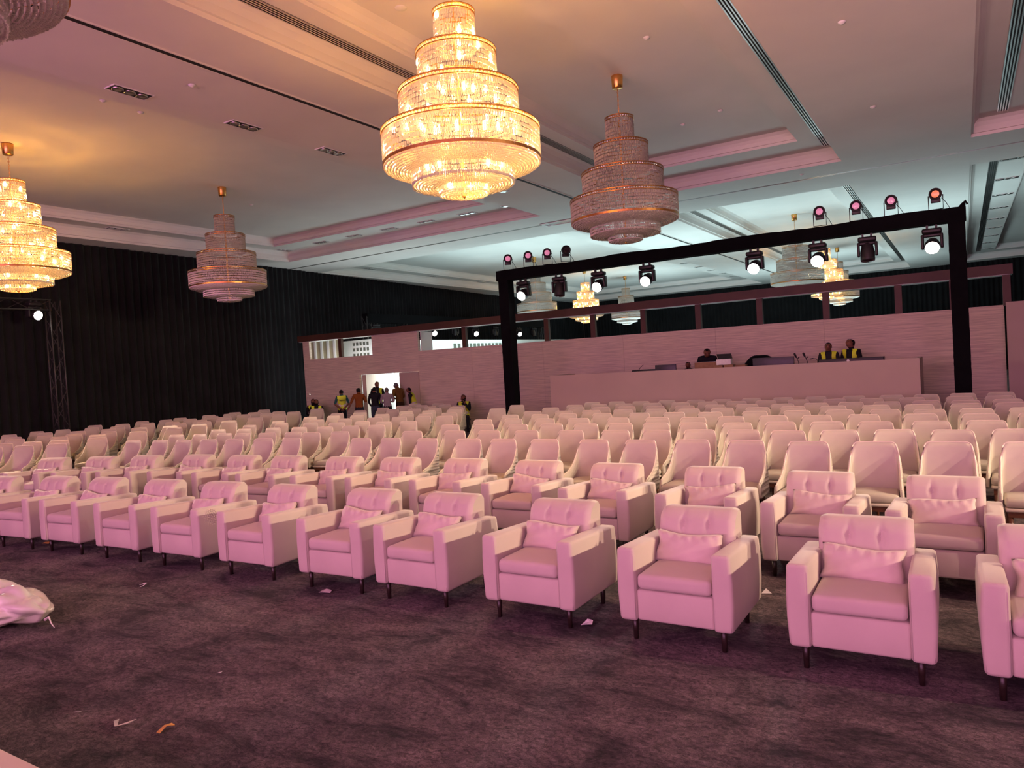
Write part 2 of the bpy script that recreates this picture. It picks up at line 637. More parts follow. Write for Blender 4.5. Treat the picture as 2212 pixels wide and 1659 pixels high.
# ---- white set pieces of the hall behind, seen through the openings
fin = thing('fin_screen', 'white screen of tall fins seen through the opening left of the brown post', 'screen', (-22.62, 20.9, 0))
MB().box(-.2, 1.6, .06, .12, 0, 3.42).build('back_panel', 'beige_fin', fin)
for k in range(5):
    MB().box(-.12 + k * .36, -.02 + k * .36, 0, .06, 0, 3.40).build('fin', 'white_set', fin)
MB().box(-.2, 1.55, .0, .12, 3.40, 3.44).build('top_cap', 'white_set', fin)
pf = thing('perforated_wall', 'white set wall with three rows of small square openings', 'wall panel', (-21.56, 22.0, 0))
MB().box(-.5, 2.3, 0, .12, 0, 3.38).build('board', 'white_set', pf)
for r in range(3):
    for c in range(5):
        MB().box(.28 + c * .19, .39 + c * .19, -.012, -.002, 2.70 + r * .226, 2.83 + r * .226).build('square_opening', 'dark_hole', pf)
lw = thing('slotted_wall', 'low white set wall with a row of narrow windows far behind the posts', 'wall panel', (-18.6, 23.2, 0), PI / 2)
MB().box(0, 18.0, 0, .15, 0, 3.16).build('board', 'white_set', lw)
for k in range(16):
    x = 2.1 + k * .30
    if k in (2,):
        continue
    MB().box(x, x + .2, -.012, -.002, 2.4, 3.06).build('narrow_window', 'dark_hole', lw)
MB().box(0, 18.0, -.04, .19, 3.16, 3.22).build('coping', 'white_set', lw)
lamp('fin_fill_light', 'AREA', (-20.4, 20.4, 1.2), 60, (0.86, 0.98, 1.0), (-21.4, 21.6, 3.0), shape='RECTANGLE', size=2.5, size_y=.4)  # unseen lamp added to brighten the fins
# bright room wall seen through the doorway
dr = thing('doorway_screen', 'bright white partition standing behind the open doorway', 'partition', (-18.9, 22.6, 0))
MB().box(-.9, 3.1, 0, .1, 0, 2.5).build('board', 'white_set', dr)
for k in range(3):
    MB().box(.55 + k * .45, .66 + k * .45, -.10, -.001, 0, 2.5).build('batten', 'beige_fin' if k == 0 else 'white_set', dr)
lamp('doorway_work_light', 'AREA', (-17.4, 21.0, 3.0), 330, (0.86, 0.98, 1.0), (-17.4, 22.2, 1.0), shape='RECTANGLE', size=1.6, size_y=.4)

# ---- stage lip the camera stands on
st = MB().box(-14, 9, -9.5, 1.49, 0.0, .40)
tag(st.build('stage_platform', 'stage_floor', bevel=.01), 'pink-lit stage platform whose edge crosses the bottom left corner', 'stage')

# ---- front-of-house counter
ct = thing('control_counter', 'long smooth salmon counter in front of the set wall', 'counter', (0, 17.3, 0))
MB().box(-9.55, -.78, 0, .06, 0, 1.64).build('front_board', 'salmon_paint', ct)
MB().box(-.84, -.78, .06, 1.4, 0, 1.64).build('side_board', 'salmon_paint', ct)
MB().box(-9.55, -9.49, .06, 1.4, 0, 1.64).build('side_board', 'salmon_paint', ct)
MB().box(-9.49, -.84, .06, .75, 1.36, 1.42).build('desk_top', 'cardboard', ct)
MB().box(-9.49, -.84, .76, 1.9, 0, .45).build('riser', 'black_cloth', ct)

# ================================================================== CEILING FITTINGS
def diffuser(label, x0, x1, y0, y1, z=Z1):
    t = thing('linear_diffuser', label, 'air diffuser', (x0, y0, z), 0, 'linear slot diffusers in the ceiling')
    wd, ln = x1 - x0, y1 - y0
    MB().box(0, wd, 0, ln, -.006, -.001).build('backing', 'slot_black', t)
    n = 5
    for k in range(n):
        c = .012 + (wd - .024) * k / (n - 1)
        MB().box(c - .011, c + .011, 0, ln, -.022, -.006).build('slot_bar', 'aluminium', t)
    return t


diffuser('slot diffuser right of the hanging unlit chandelier, ending above the lighting truss', -2.71, -2.50, -4, 19.25)
diffuser('slot diffuser left of the big lit chandelier, partly behind it', -7.66, -7.46, -4, 18.9)
diffuser('slot diffuser in the tray at the right edge of the ceiling', .80, 1.01, -4, 19.2)
diffuser('slot diffuser in the far tray above the right post of the truss', .80, 1.01, 24.3, 49.3)
diffuser('slot diffuser crossing behind the truss beam right of the dark moving head', -2.95, -2.72, 23.2, 49.6)
diffuser('slot diffuser in the far tray just right of the pink unlit chandelier', -7.75, -7.55, 24.0, 49.6)
# long expansion grooves of the bulkheads
for k, (x, y0, y1, lb) in enumerate([(-9.0, -7, 20.85, 'long dark track groove in the ceiling above the left chandeliers'), (-9.3, 21.2, 50, 'long track groove in the far ceiling behind the truss')]):
    t = thing('ceiling_track', lb, 'ceiling track', (x, y0, Z0))
    MB().box(-.05, .05, 0, y1 - y0, -.012, -.001).build('channel', 'slot_black', t)
    for s in (-.075, .05):
        MB().box(s, s + .025, 0, y1 - y0, -.02, -.001).build('edge_strip', 'plaster', t)
t = thing('ceiling_track', 'cross-wise partition track in the ceiling in front of the truss lamps', 'ceiling track', (-24, 21.0, Z0))
for s in (-.055, .03):
    MB().box(0, 35, s, s + .025, .0, .045).build('rail_strip', 'aluminium', t)

_dl = None


def downlight(x, y, z, label, rz=0.0):
    global _dl
    if _dl is None:
        _dl = thing('downlight', label, 'downlight', (x, y, z), rz, 'triple downlights in the ceiling')
        MB().box(-.12, .12, -.30, .30, -.012, -.001).build('housing', 'black_plastic', _dl)
        fr = MB()
        MB().box(-.135, -.12, -.315, .315, -.016, -.001).box(.12, .135, -.315, .315, -.016, -.001).box(-.12, .12, .30, .315, -.016, -.001).box(-.12, .12, -.315, -.30, -.016, -.001).build('frame', 'white_plastic', _dl)
        for k in (-1, 0, 1):
            MB().lathe([(.085, -.013), (.085, -.03), (.06, -.02), (.0, -.018)], 16, (0, k * .19, 0)).build('reflector', 'aluminium', _dl, smooth=True)
        return _dl
    o = copy_tree(_dl)
    o.location = (x, y, z)
    o.rotation_euler.z = rz
    o['label'] = label
    return o


for k, y in enumerate((6.57, 8.64, 10.73)):
    downlight(-10.63, y, Z0, '%s triple downlight from the left along the edge of the left tray' % ordinal(k + 1))
for k in range(4):
    downlight(-21.7, 9.5 + k * 3.2, Z1, '%s triple downlight from the left in the shelf above the side curtain' % ordinal(k + 1))
for k in range(6):
    downlight(-19.6 + k * 1.62, 19.0, Z1, '%s triple downlight from the left on the far shelf of the left tray' % ordinal(k + 1), PI / 2)
downlight(-9.95, 15.9, Z0, 'triple downlight on the bulkhead just right of the lit chandelier base')
for k in range(9):
    downlight(1.34, 24.53 + k * 2.95, Z1, '%s triple downlight from the camera in the row above the right truss corner' % ordinal(k + 1), PI / 2)
for k in range(6):
    downlight(-12.3, 35.5 + k * 2.4, Z1, '%s triple downlight from the left in the far row behind the truss middle' % ordinal(k + 1), PI / 2)
for k in range(5):
    downlight(-23.3, 25.5 + k * 4.6, Z1, '%s triple downlight from the left in the far shelf left of the truss' % ordinal(k + 1))
rp = thing('return_grille', 'long white-framed return air grille beside the pink unlit chandelier', 'air grille', (-11.5, 20.98, Z0))
MB().box(0, 1.25, -.22, .22, -.012, -.001).build('backing', 'aluminium', rp)
for a in ((0, 1.25, -.26, -.2), (0, 1.25, .2, .26), (0, .08, -.2, .2), (1.17, 1.25, -.2, .2), (.2, .26, -.2, .2)):
    MB().box(a[0], a[1], a[2], a[3], -.03, -.012).build('frame_bar', 'white_plastic', rp)

_det = MB().lathe([(.0, -.04), (.025, -.038), (.035, -.025), (.05, -.02), (.055, -.002)], 18).mesh('detector', 'white_plastic', True)
for x, y, z, lb in [(-9.72, 7.0, Z0, 'round smoke detector between the track groove and the downlights'), (-12.82, 7.41, Z2, 'smoke detector on the left tray nearest the downlight row'),
                    (-12.89, 8.15, Z2, 'flat round detector on the left tray beside the smoke detector'), (-6.57, 8.18, Z2, 'round ceiling speaker above and left of the big lit chandelier'),
                    (-4.14, 11.36, Z2, 'small detector right of the big lit chandelier top'), (-5.12, 16.07, Z2, 'octagonal detector right of the pink unlit chandelier'),
                    (-4.19, 15.73, Z2, 'small white detector above the octagonal one'), (-1.27, 11.29, Z0, 'detector on the plain ceiling band near the top right'),
                    (-1.29, 15.65, Z0, 'small sprinkler rose on the plain ceiling band above the truss'), (-3.4, 20.3, Z0, 'small white detector on the bulkhead before the partition track'),
                    (-17.5, 14.3, Z2, 'detector on the left tray right of the small unlit chandelier')]:
    o = link('ceiling_detector', _det, None, (x, y, z))
    tag(o, lb, 'detector', 'round fittings on the ceiling')
    if 'speaker' in lb:
        o.scale = (1.6, 1.6, .6)

# ================================================================== CHANDELIERS
def bead(m, c, r, h, n=4):
    x, y, z = c
    a, b = z + .3 * h, z - .3 * h
    m.add([(x, y, z + h / 2), (x + r, y, a), (x, y + r, a), (x - r, y, a), (x, y - r, a), (x + r, y, b), (x, y + r, b), (x - r, y, b), (x, y - r, b), (x, y, z - h / 2)],
          [(0, 1, 2), (0, 2, 3), (0, 3, 4), (0, 4, 1), (1, 5, 6, 2), (2, 6, 7, 3), (3, 7, 8, 4), (4, 8, 5, 1), (9, 6, 5), (9, 7, 6), (9, 8, 7), (9, 5, 8)])


# every tier: radius, top z, bottom z below the ceiling plate at 0
TIERS = [(.25, -.76, -1.25), (.485, -1.25, -1.74), (.73, -1.74, -2.22), (.965, -2.22, -2.62)]
SKIRTS = [(.63, -2.70, -2.84), (.31, -2.86, -2.97)]


def crystal_tier(r, zt, zb, step=.0205, rows=None):
    m = MB()
    rnd = random.Random(int(r * 1000))
    n = int(2 * PI * r / step)
    z = zt - .05
    k = 0
    while z > zb + .012:
        h = .052 if k % 3 else .075
        if z - h < zb - .03:
            break
        for i in range(n):
            a = 2 * PI * i / n + rnd.uniform(-.16, .16) * step / r
            rr = r + rnd.uniform(-.005, .005)
            bead(m, (rr * math.cos(a), rr * math.sin(a), z - h / 2 + rnd.uniform(-.004, .004)), .0088, h * .97)
        z -= h
        k += 1
    return m


def crystal_disc(r0, r1, z0, z1, step=.024):
    """beaded underside between two radii"""
    m = MB()
    rnd = random.Random(5)
    n = max(2, int(abs(r1 - r0) / .034))
    for k in range(n + 1):
        t = k / n
        r = r0 + (r1 - r0) * t
        z = z0 + (z1 - z0) * t - .018 * math.sin(PI * t)
        q = int(2 * PI * r / step)
        for i in range(max(q, 6)):
            a = 2 * PI * (i + .5 * (k % 2)) / max(q, 6)
            bead(m, (r * math.cos(a), r * math.sin(a), z + rnd.uniform(-.004, .004)), .0135, .032)
    return m


def make_chandelier():
    root = thing('chandelier', 'x', 'chandelier', (0, 0, 0), 0, 'tiered crystal chandeliers')
    MB().lathe([(.0, -.001), (.105, -.001), (.108, -.02), (.095, -.22), (.085, -.23), (.0, -.23)], 24).build('canopy', 'gold', root, smooth=True)
    ch = MB()
    for k in range(14):
        z = -.23 - .27 * .14 * k
        ring = []
        for j in range(9):
            a = 2 * PI * j / 8
            p = (.014 * math.cos(a), .022 * math.sin(a))
            ring.append((p[0], 0, z - .024 + p[1]) if k % 2 else (0, p[0], z - .024 + p[1]))
        ch.tube(ring, .004, 5, False)
    ch.tube([(0, 0, -.22), (0, 0, -.80)], .004, 6)
    tag(ch.build('chain', 'gold', root, smooth=True), kind='stuff')
    for (r, zt, zb) in TIERS:
        # top plate, gold band and studs
        pl = MB()
        rin = max(r - .09, .02)
        pl.lathe([(rin, zt - .012), (r, zt - .012), (r, zt), (rin, zt), (rin, zt - .012)], 64)
        pl.build('tier_plate', 'gold_band', root)
        bd = MB()
        for za, zb_ in ((.006, -.006), (-.042, -.054)):
            bd.lathe([(r + .004, zt + za), (r + .016, zt + za), (r + .016, zt + zb_), (r + .004, zt + zb_), (r + .004, zt + za)], 72)
        band = bd.build('rim_band', 'gold_band', root, smooth=False)
        sd = MB()
        n = int(2 * PI * r / .046)
        for i in range(n):
            a = 2 * PI * i / n
            c, s_ = math.cos(a), math.sin(a)
            rr = r + .006
            vs = [((rr + .010) * c, (rr + .010) * s_, zt - .024)]
            for j in range(8):
                b = 2 * PI * j / 8
                vs.append((rr * c - .0185 * math.cos(b) * s_, rr * s_ + .0185 * math.cos(b) * c, zt - .024 + .0185 * math.sin(b)))
            sd.add(vs, [(0, j + 1, (j + 1) % 8 + 1) for j in range(8)])
        tag(sd.build('rim_studs', 'crystal', band), kind='stuff')
        tag(crystal_tier(r, zt, zb).build('crystal_curtain', 'crystal', root), kind='stuff')
        wr_ = MB()
        for q in range(1, 4):
            z = zt - .05 - (zt - zb - .05) * q / 4
            wr_.tube([(r * .992 * math.cos(2 * PI * j / 48), r * .992 * math.sin(2 * PI * j / 48), z) for j in range(49)], .002, 4, False)
        tag(wr_.build('wire_hoops', 'gold', root), kind='stuff')
    rt, zt = .965, -2.62
    bd = MB()
    bd.lathe([(rt + .002, zt + .02), (rt + .012, zt + .02), (rt + .012, zt - .015), (rt + .002, zt - .015)], 72)
    bd.build('rim_band', 'gold_band', root)
    tag(crystal_disc(.955, .64, -2.645, -2.72).build('crystal_skirt', 'crystal', root), kind='stuff')
    tag(crystal_tier(.63, -2.66, -2.86).build('crystal_curtain', 'crystal', root), kind='stuff')
    tag(crystal_disc(.62, .32, -2.86, -2.90).build('crystal_skirt', 'crystal', root), kind='stuff')
    tag(crystal_tier(.31, -2.84, -2.98).build('crystal_curtain', 'crystal', root), kind='stuff')
    tag(crystal_disc(.30, .03, -2.985, -3.0).build('crystal_skirt', 'crystal', root), kind='stuff')
    MB().lathe([(.0, -3.045), (.02, -3.03), (.025, -3.01), (.0, -2.985)], 10).build('finial', 'gold', root, smooth=True)
    # inner gold frame
    fr = MB()
    fr.tube([(0, 0, -.78), (0, 0, -2.98)], .02, 8)
    fr.build('stem', 'gold', root)
    return root


chand = make_chandelier()
bulb_me = MB().lathe([(.0, -.035), (.012, -.03), (.018, -.01), (.016, .012), (.006, .04), (.0, .05)], 8).mesh('bulb', 'bulb_hot', True)
CH = [(-5.17, 7.45, True, 1, 'big lit golden crystal chandelier hanging nearest the camera at the top centre'),
      (-5.2, 1.72, False, 0, 'unlit chandelier cut by the top left corner of the picture'),
      (-5.17, 12.53, False, 0, 'unlit pinkish crystal chandelier hanging just right of the big lit one'),
      (-16.45, 7.45, True, 1, 'lit golden chandelier cut by the left edge of the picture'),
      (-16.45, 12.53, False, 0, 'unlit crystal chandelier hanging before the black side curtain'),
      (-17.5, 30.8, False, 0, 'grey unlit chandelier far behind the left end of the truss'),
      (-18.0, 37.3, True, 2, 'small lit chandelier far behind the truss, left of the other lit far one'),
      (-17.9, 42.9, False, 0, 'small grey unlit chandelier far behind, between two moving heads'),
      (-5.34, 29.8, False, 0, 'grey unlit chandelier behind the right half of the truss'),
      (-5.17, 35.6, True, 2, 'lit chandelier half hidden behind the brown rail at the right'),
      (-5.44, 41.8, False, 0, 'grey unlit chandelier farthest back at the right, behind a lit one')]
for k, (x, y, lit, lod, lb) in enumerate(CH):
    o = chand if k == 0 else copy_tree(chand)
    o.location = (x, y, Z2)
    o.rotation_euler.z = .4 * k
    o['label'] = lb
    if lit:
        o['_lit'] = 1
for o_, (x, y, lit, lod, lb) in zip([o for o in C.objects if o.name.startswith('chandelier')], CH):
    if '_lit' in o_:
        del o_['_lit']
for k, (x, y, lit, lod, lb) in enumerate(CH):
    if not lit:
        continue
    root = [o for o in C.objects if o.get('label') == lb][0]
    rnd = random.Random(k)
    for ti, (r, zt, zb) in enumerate(TIERS + SKIRTS):
        spots_ = [(.04, .03)] if ti != 3 or lod == 2 else [(.68 * math.cos(q * PI / 2 + .4), .68 * math.sin(q * PI / 2 + .4)) for q in range(4)]
        for (lx, ly) in spots_:
            lo = lamp('chandelier_glow', 'POINT', (0, 0, 0), (26, 48, 72, 110, 55, 30)[ti] * (.8 if lod < 2 else .55) / len(spots_), GOLD, shadow_soft_size=.08 if ti != 0 else .04)
            lo.parent = root
            lo.location = (lx, ly, (zt + zb) / 2 - .02)
        nb = (7, 14, 20, 26, 10, 5)[ti]
        for i in range(nb):
            a = 2 * PI * (i + rnd.uniform(-.3, .3)) / nb
            rr = r * rnd.uniform(.93, .985)
            b = link('bulb', bulb_me, root, (rr * math.cos(a), rr * math.sin(a), rnd.uniform(zb + .06, zt - .08) if ti < 4 else zt - .06))
            b.scale = (1.25, 1.25, 1.3)

# ================================================================== TRUSSES AND STAGE LAMPS
TY = 16.9
tr = thing('truss_goalpost', 'black cloth-wrapped goalpost truss standing behind the chairs', 'truss', (0, TY, 0))


def wrapped(x0, x1, y0, y1, z0, z1, along, amp, seed):
    """cloth-wrapped bar: a box with ruffled skin"""
    rnd = random.Random(seed)
    m = MB()
    n = 60
    vs = []
    for k in range(n + 1):
        t = k / n
        j = [rnd.uniform(-amp, amp) for _ in range(8)]
        if along == 'x':
            x = x0 + (x1 - x0) * t
            sag = .015 * math.sin(t * 23)
            vs += [(x, y0 + j[0] * .5, z0 + j[1] * .5), (x, y1 + j[2] * .5, z0 + j[3] * .5), (x, y1 + j[4] * .5, z1 + j[5] + sag), (x, y0 + j[6] * .5, z1 + j[7] + sag)]
        else:
            z = z0 + (z1 - z0) * t
            vs += [(x0 + j[0], y0 + j[1], z), (x1 + j[2], y0 + j[3], z), (x1 + j[4], y1 + j[5], z), (x0 + j[6], y1 + j[7], z)]
    fs = []
    for k in range(n):
        for q in range(4):
            fs.append((k * 4 + q, k * 4 + (q + 1) % 4, k * 4 + 4 + (q + 1) % 4, k * 4 + 4 + q))
    fs += [(3, 2, 1, 0), (n * 4, n * 4 + 1, n * 4 + 2, n * 4 + 3)]
    return m.add(vs, fs)


wrapped(-10.74, .14, -.15, .15, 4.29, 4.56, 'x', .007, 1).build('beam', 'black_cloth', tr)
wrapped(-10.68, -10.38, -.15, .15, 0, 4.29, 'z', .003, 2).build('post', 'black_cloth', tr)
wrapped(-.17, .12, -.15, .15, 0, 4.29, 'z', .003, 3).build('post', 'black_cloth', tr)
for x in (-10.53, -.03):
    MB().box(x - .3, x + .3, -.3, .3, 0, .02).build('base_plate', 'truss_black', tr)
kn = MB()
rnd = random.Random(4)
kn.tube([(.04, 0, 4.53), (.10, 0, 4.60), (.14, -.02, 4.66), (.17, 0, 4.60)], [.05, .05, .03, .02], 6)
kn.build('cloth_knot', 'black_cloth', tr)


def make_moving_head(name, label, lit, tilt, loc, rz=0.0, lens='lens_hot', grp='moving heads hanging from the goalpost truss'):
    """hangs from z=0 downwards, points along -Y tilted down"""
    t = thing(name, label, 'stage light', loc, rz, grp)
    for s in (-.08, .08):
        MB().box(s - .02, s + .02, -.03, .03, -.07, 0).build('clamp', 'truss_black', t)
    b = MB()
    b.add(*rounded(-.175, .175, -.11, .11, -.165, -.07, .03, 2))
    b.build('base', 'black_plastic', t, smooth=True)
    yk = MB()
    yk.add(*rounded(-.18, .18, -.06, .06, -.235, -.172, .02, 2))
    for s in (-1, 1):
        yk.add(*rounded(min(s * .195, s * .140), max(s * .195, s * .140), -.085, .085, -.47, -.18, .02, 2))
    yk.build('yoke', 'black_plastic', t, smooth=True)
    hd = bpy.data.objects.new('head', None)
    hm = MB()
    hm.lathe([(.0, .22), (.08, .22), (.11, .16), (.138, .02), (.138, -.14), (.134, -.17), (.126, -.17)], 16, ax='y')
    h = hm.build('head', 'black_plastic', t, smooth=True)
    h.location = (0, 0, -.40)
    h.rotation_euler = (tilt, 0, 0)
    lm = MB()
    lm.lathe([(.126, -.165), (.10, -.18), (.0, -.195)], 20, ax='y')
    l = lm.build('lens', lens if lit else 'lens_off', h, smooth=True)
    # cable loop
    MB().tube([(.03, .04, 0), (.06, .06, .06), (.02, .05, .10), (-.03, .04, .02)], .006, 5).build('safety_cable', 'black_plastic', t)
    return t


HEADS = [(-9.98, True, 'lens_hot', 'lit moving head nearest the left post of the truss'),
         (-8.89, False, '', 'dark moving head pointing down near the left post of the truss'),
         (-7.76, True, 'lens_hot', 'lit moving head right of the left dark one on the truss'),
         (-6.47, True, 'lens_hot', 'lit moving head left of the empty middle stretch of the truss'),
         (-3.91, True, 'lens_cool', 'bluish lit moving head right of the empty middle stretch of the truss'),
         (-2.58, True, 'lens_hot', 'lit moving head in front of the far grey chandelier'),
         (-1.62, False, '', 'dark moving head pointing down near the right post of the truss'),
         (-.45, True, 'lens_hot', 'lit moving head nearest the right post of the truss')]
for (x, lit, lens, lb) in HEADS:
    make_moving_head('moving_head', lb, lit, .42 if lit else 1.42, (x, TY, 4.285), 0 if lit else .1, lens)
    if lit:
        lamp('truss_spot', 'SPOT', (x, TY - .32, 3.80), 850, WARM if lens == 'lens_hot' else (.92, .95, .95), (x * .8 - 1.3, 6.5, .4), spot_size=.95, spot_blend=.7, shadow_soft_size=.10)


def make_par(label, x, rz, tilt, lens):
    t = thing('par_can', label, 'stage light', (x, TY, 4.565), rz, 'par cans standing on the goalpost truss')
    fr = MB()
    fr.tube([(-.125, 0, .30), (-.125, 0, .02), (.125, 0, .02), (.125, 0, .30)], .011, 6)
    fr.build('bracket', 'truss_black', t, smooth=True)
    b = MB()
    b.lathe([(.0, .13), (.07, .13), (.095, .08), (.10, -.04), (.118, -.06), (.118, -.13), (.105, -.13)], 18, ax='y')
    h = b.build('can', 'black_plastic', t, smooth=True)
    h.location = (0, 0, .32)
    h.rotation_euler = (tilt, 0, 0)
    MB().box(-.085, .085, -.07, .07, -.17, -.08).build('power_box', 'black_plastic', h, bevel=.01)
    MB().lathe([(.07, -.105), (.04, -.11), (.0, -.112)], 18, ax='y').build('lens', lens, h, smooth=True)
    MB().lathe([(.105, -.128), (.07, -.100)], 18, ax='y').build('bezel', 'black_plastic', h, smooth=True)
    MB().tube([(.1, .1, .25), (.17, .05, .15), (.24, .02, .0)], .006, 5).build('cable', 'black_plastic', t)
    return t


for x, rz, lens, lb in [(-10.42, .55, 'lens_pink_reflection', 'leftmost par can on top of the truss'), (-9.78, .5, 'lens_pink_reflection', 'second par can from the left on top of the truss'),
                        (-9.2, .5, 'lens_pink_reflection', 'third par can from the left on top of the truss'), (-8.66, .7, 'lens_off', 'par can with dark lens, fourth from the left on the truss'),
                        (-2.51, .1, 'lens_pink_reflection', 'fourth par can from the right on top of the truss'), (-1.8, .1, 'lens_pink_reflection', 'third par can from the right on top of the truss'),
                        (-1.15, .1, 'lens_pink_reflection', 'second par can from the right on top of the truss'), (-.36, 0, 'lens_orange', 'orange-lit par can at the right end of the truss')]:
    make_par(lb, x, rz, .12, lens)


def lattice(root, p0, p1, half=.14, step=.5, m='truss_black'):
    """four-chord lattice truss between two points; chords and lacing are parts"""
    p0, p1 = Vector(p0), Vector(p1)
    d = (p1 - p0)
    L_ = d.length
    d.normalize()
    a = Vector((1, 0, 0)) if abs(d.x) < .9 else Vector((0, 1, 0))
    u = (a - d * a.dot(d)).normalized()
    v = d.cross(u)
    cs = [u * half + v * half, u * half - v * half, -u * half - v * half, -u * half + v * half]
    for c in cs:
        MB().tube([p0 + c, p1 + c], .022, 6).build('chord', m, root, smooth=True)
    n = max(1, int(L_ / step))
    lc = MB()
    for k in range(n):
        for q in range(4):
            a_, b_ = cs[q], cs[(q + 1) % 4]
            if k % 2:
                a_, b_ = b_, a_
            lc.tube([p0 + d * (L_ * k / n) + a_, p0 + d * (L_ * (k + 1) / n) + b_], .010, 4)
    tag(lc.build('lacing', m, root), kind='stuff')


tw = thing('side_truss', 'dark lattice truss tower standing before the black side curtain', 'truss', (-21.6, 10.62, 0))
lattice(tw, (0, 0, 0), (0, 0, 4.55))
lattice(tw, (0, -.1, 4.42), (0, -6.0, 4.42))
MB().box(-.35, .35, -.35, .35, 0, .02).build('base_plate', 'truss_black', tw)
make_moving_head('moving_head', 'lit moving head on the side truss by the left edge', True, .2, (-21.6, 10.12, 4.55), PI / 2 + .2, 'lens_hot', 'moving heads on the side truss')
make_moving_head('moving_head', 'lit moving head on the side truss, outside the left edge', True, .2, (-21.6, 7.6, 4.28), PI / 2 + .2, 'lens_hot', 'moving heads on the side truss')
lamp('side_spot', 'SPOT', (-21.1, 10.2, 4.05), 2700, WARM, (-12, 11.5, .4), spot_size=.85, spot_blend=.5, shadow_soft_size=.03)
lamp('side_spot', 'SPOT', (-21.1, 7.7, 3.85), 2500, WARM, (-11, 8.3, .4), spot_size=.8, spot_blend=.5, shadow_soft_size=.03)
# its twin on the right side of the hall, outside the picture
tw2 = thing('side_truss', 'dark lattice truss at the right side of the hall, outside the picture', 'truss', (10.3, 13.6, 0))
lattice(tw2, (0, 0, 0), (0, 0, 4.55))
lattice(tw2, (0, -.1, 4.42), (0, -9.0, 4.42))
MB().box(-.35, .35, -.35, .35, 0, .02).build('base_plate', 'truss_black', tw2)
for k, (y, pw) in enumerate(((9.0, 5200), (7.1, 5400), (5.3, 5000))):
    make_moving_head('moving_head', '%s lit moving head from the back on the right side truss, outside the picture' % ordinal(k + 1), True, .2, (10.3, y, 4.28), -PI / 2 - .15, 'lens_hot', 'moving heads on the right side truss')
    lamp('side_spot', 'SPOT', (9.8, y, 3.85), pw * .5, WARM, (-5, y + 1.6, .4), spot_size=.72, spot_blend=.45, shadow_soft_size=.03)

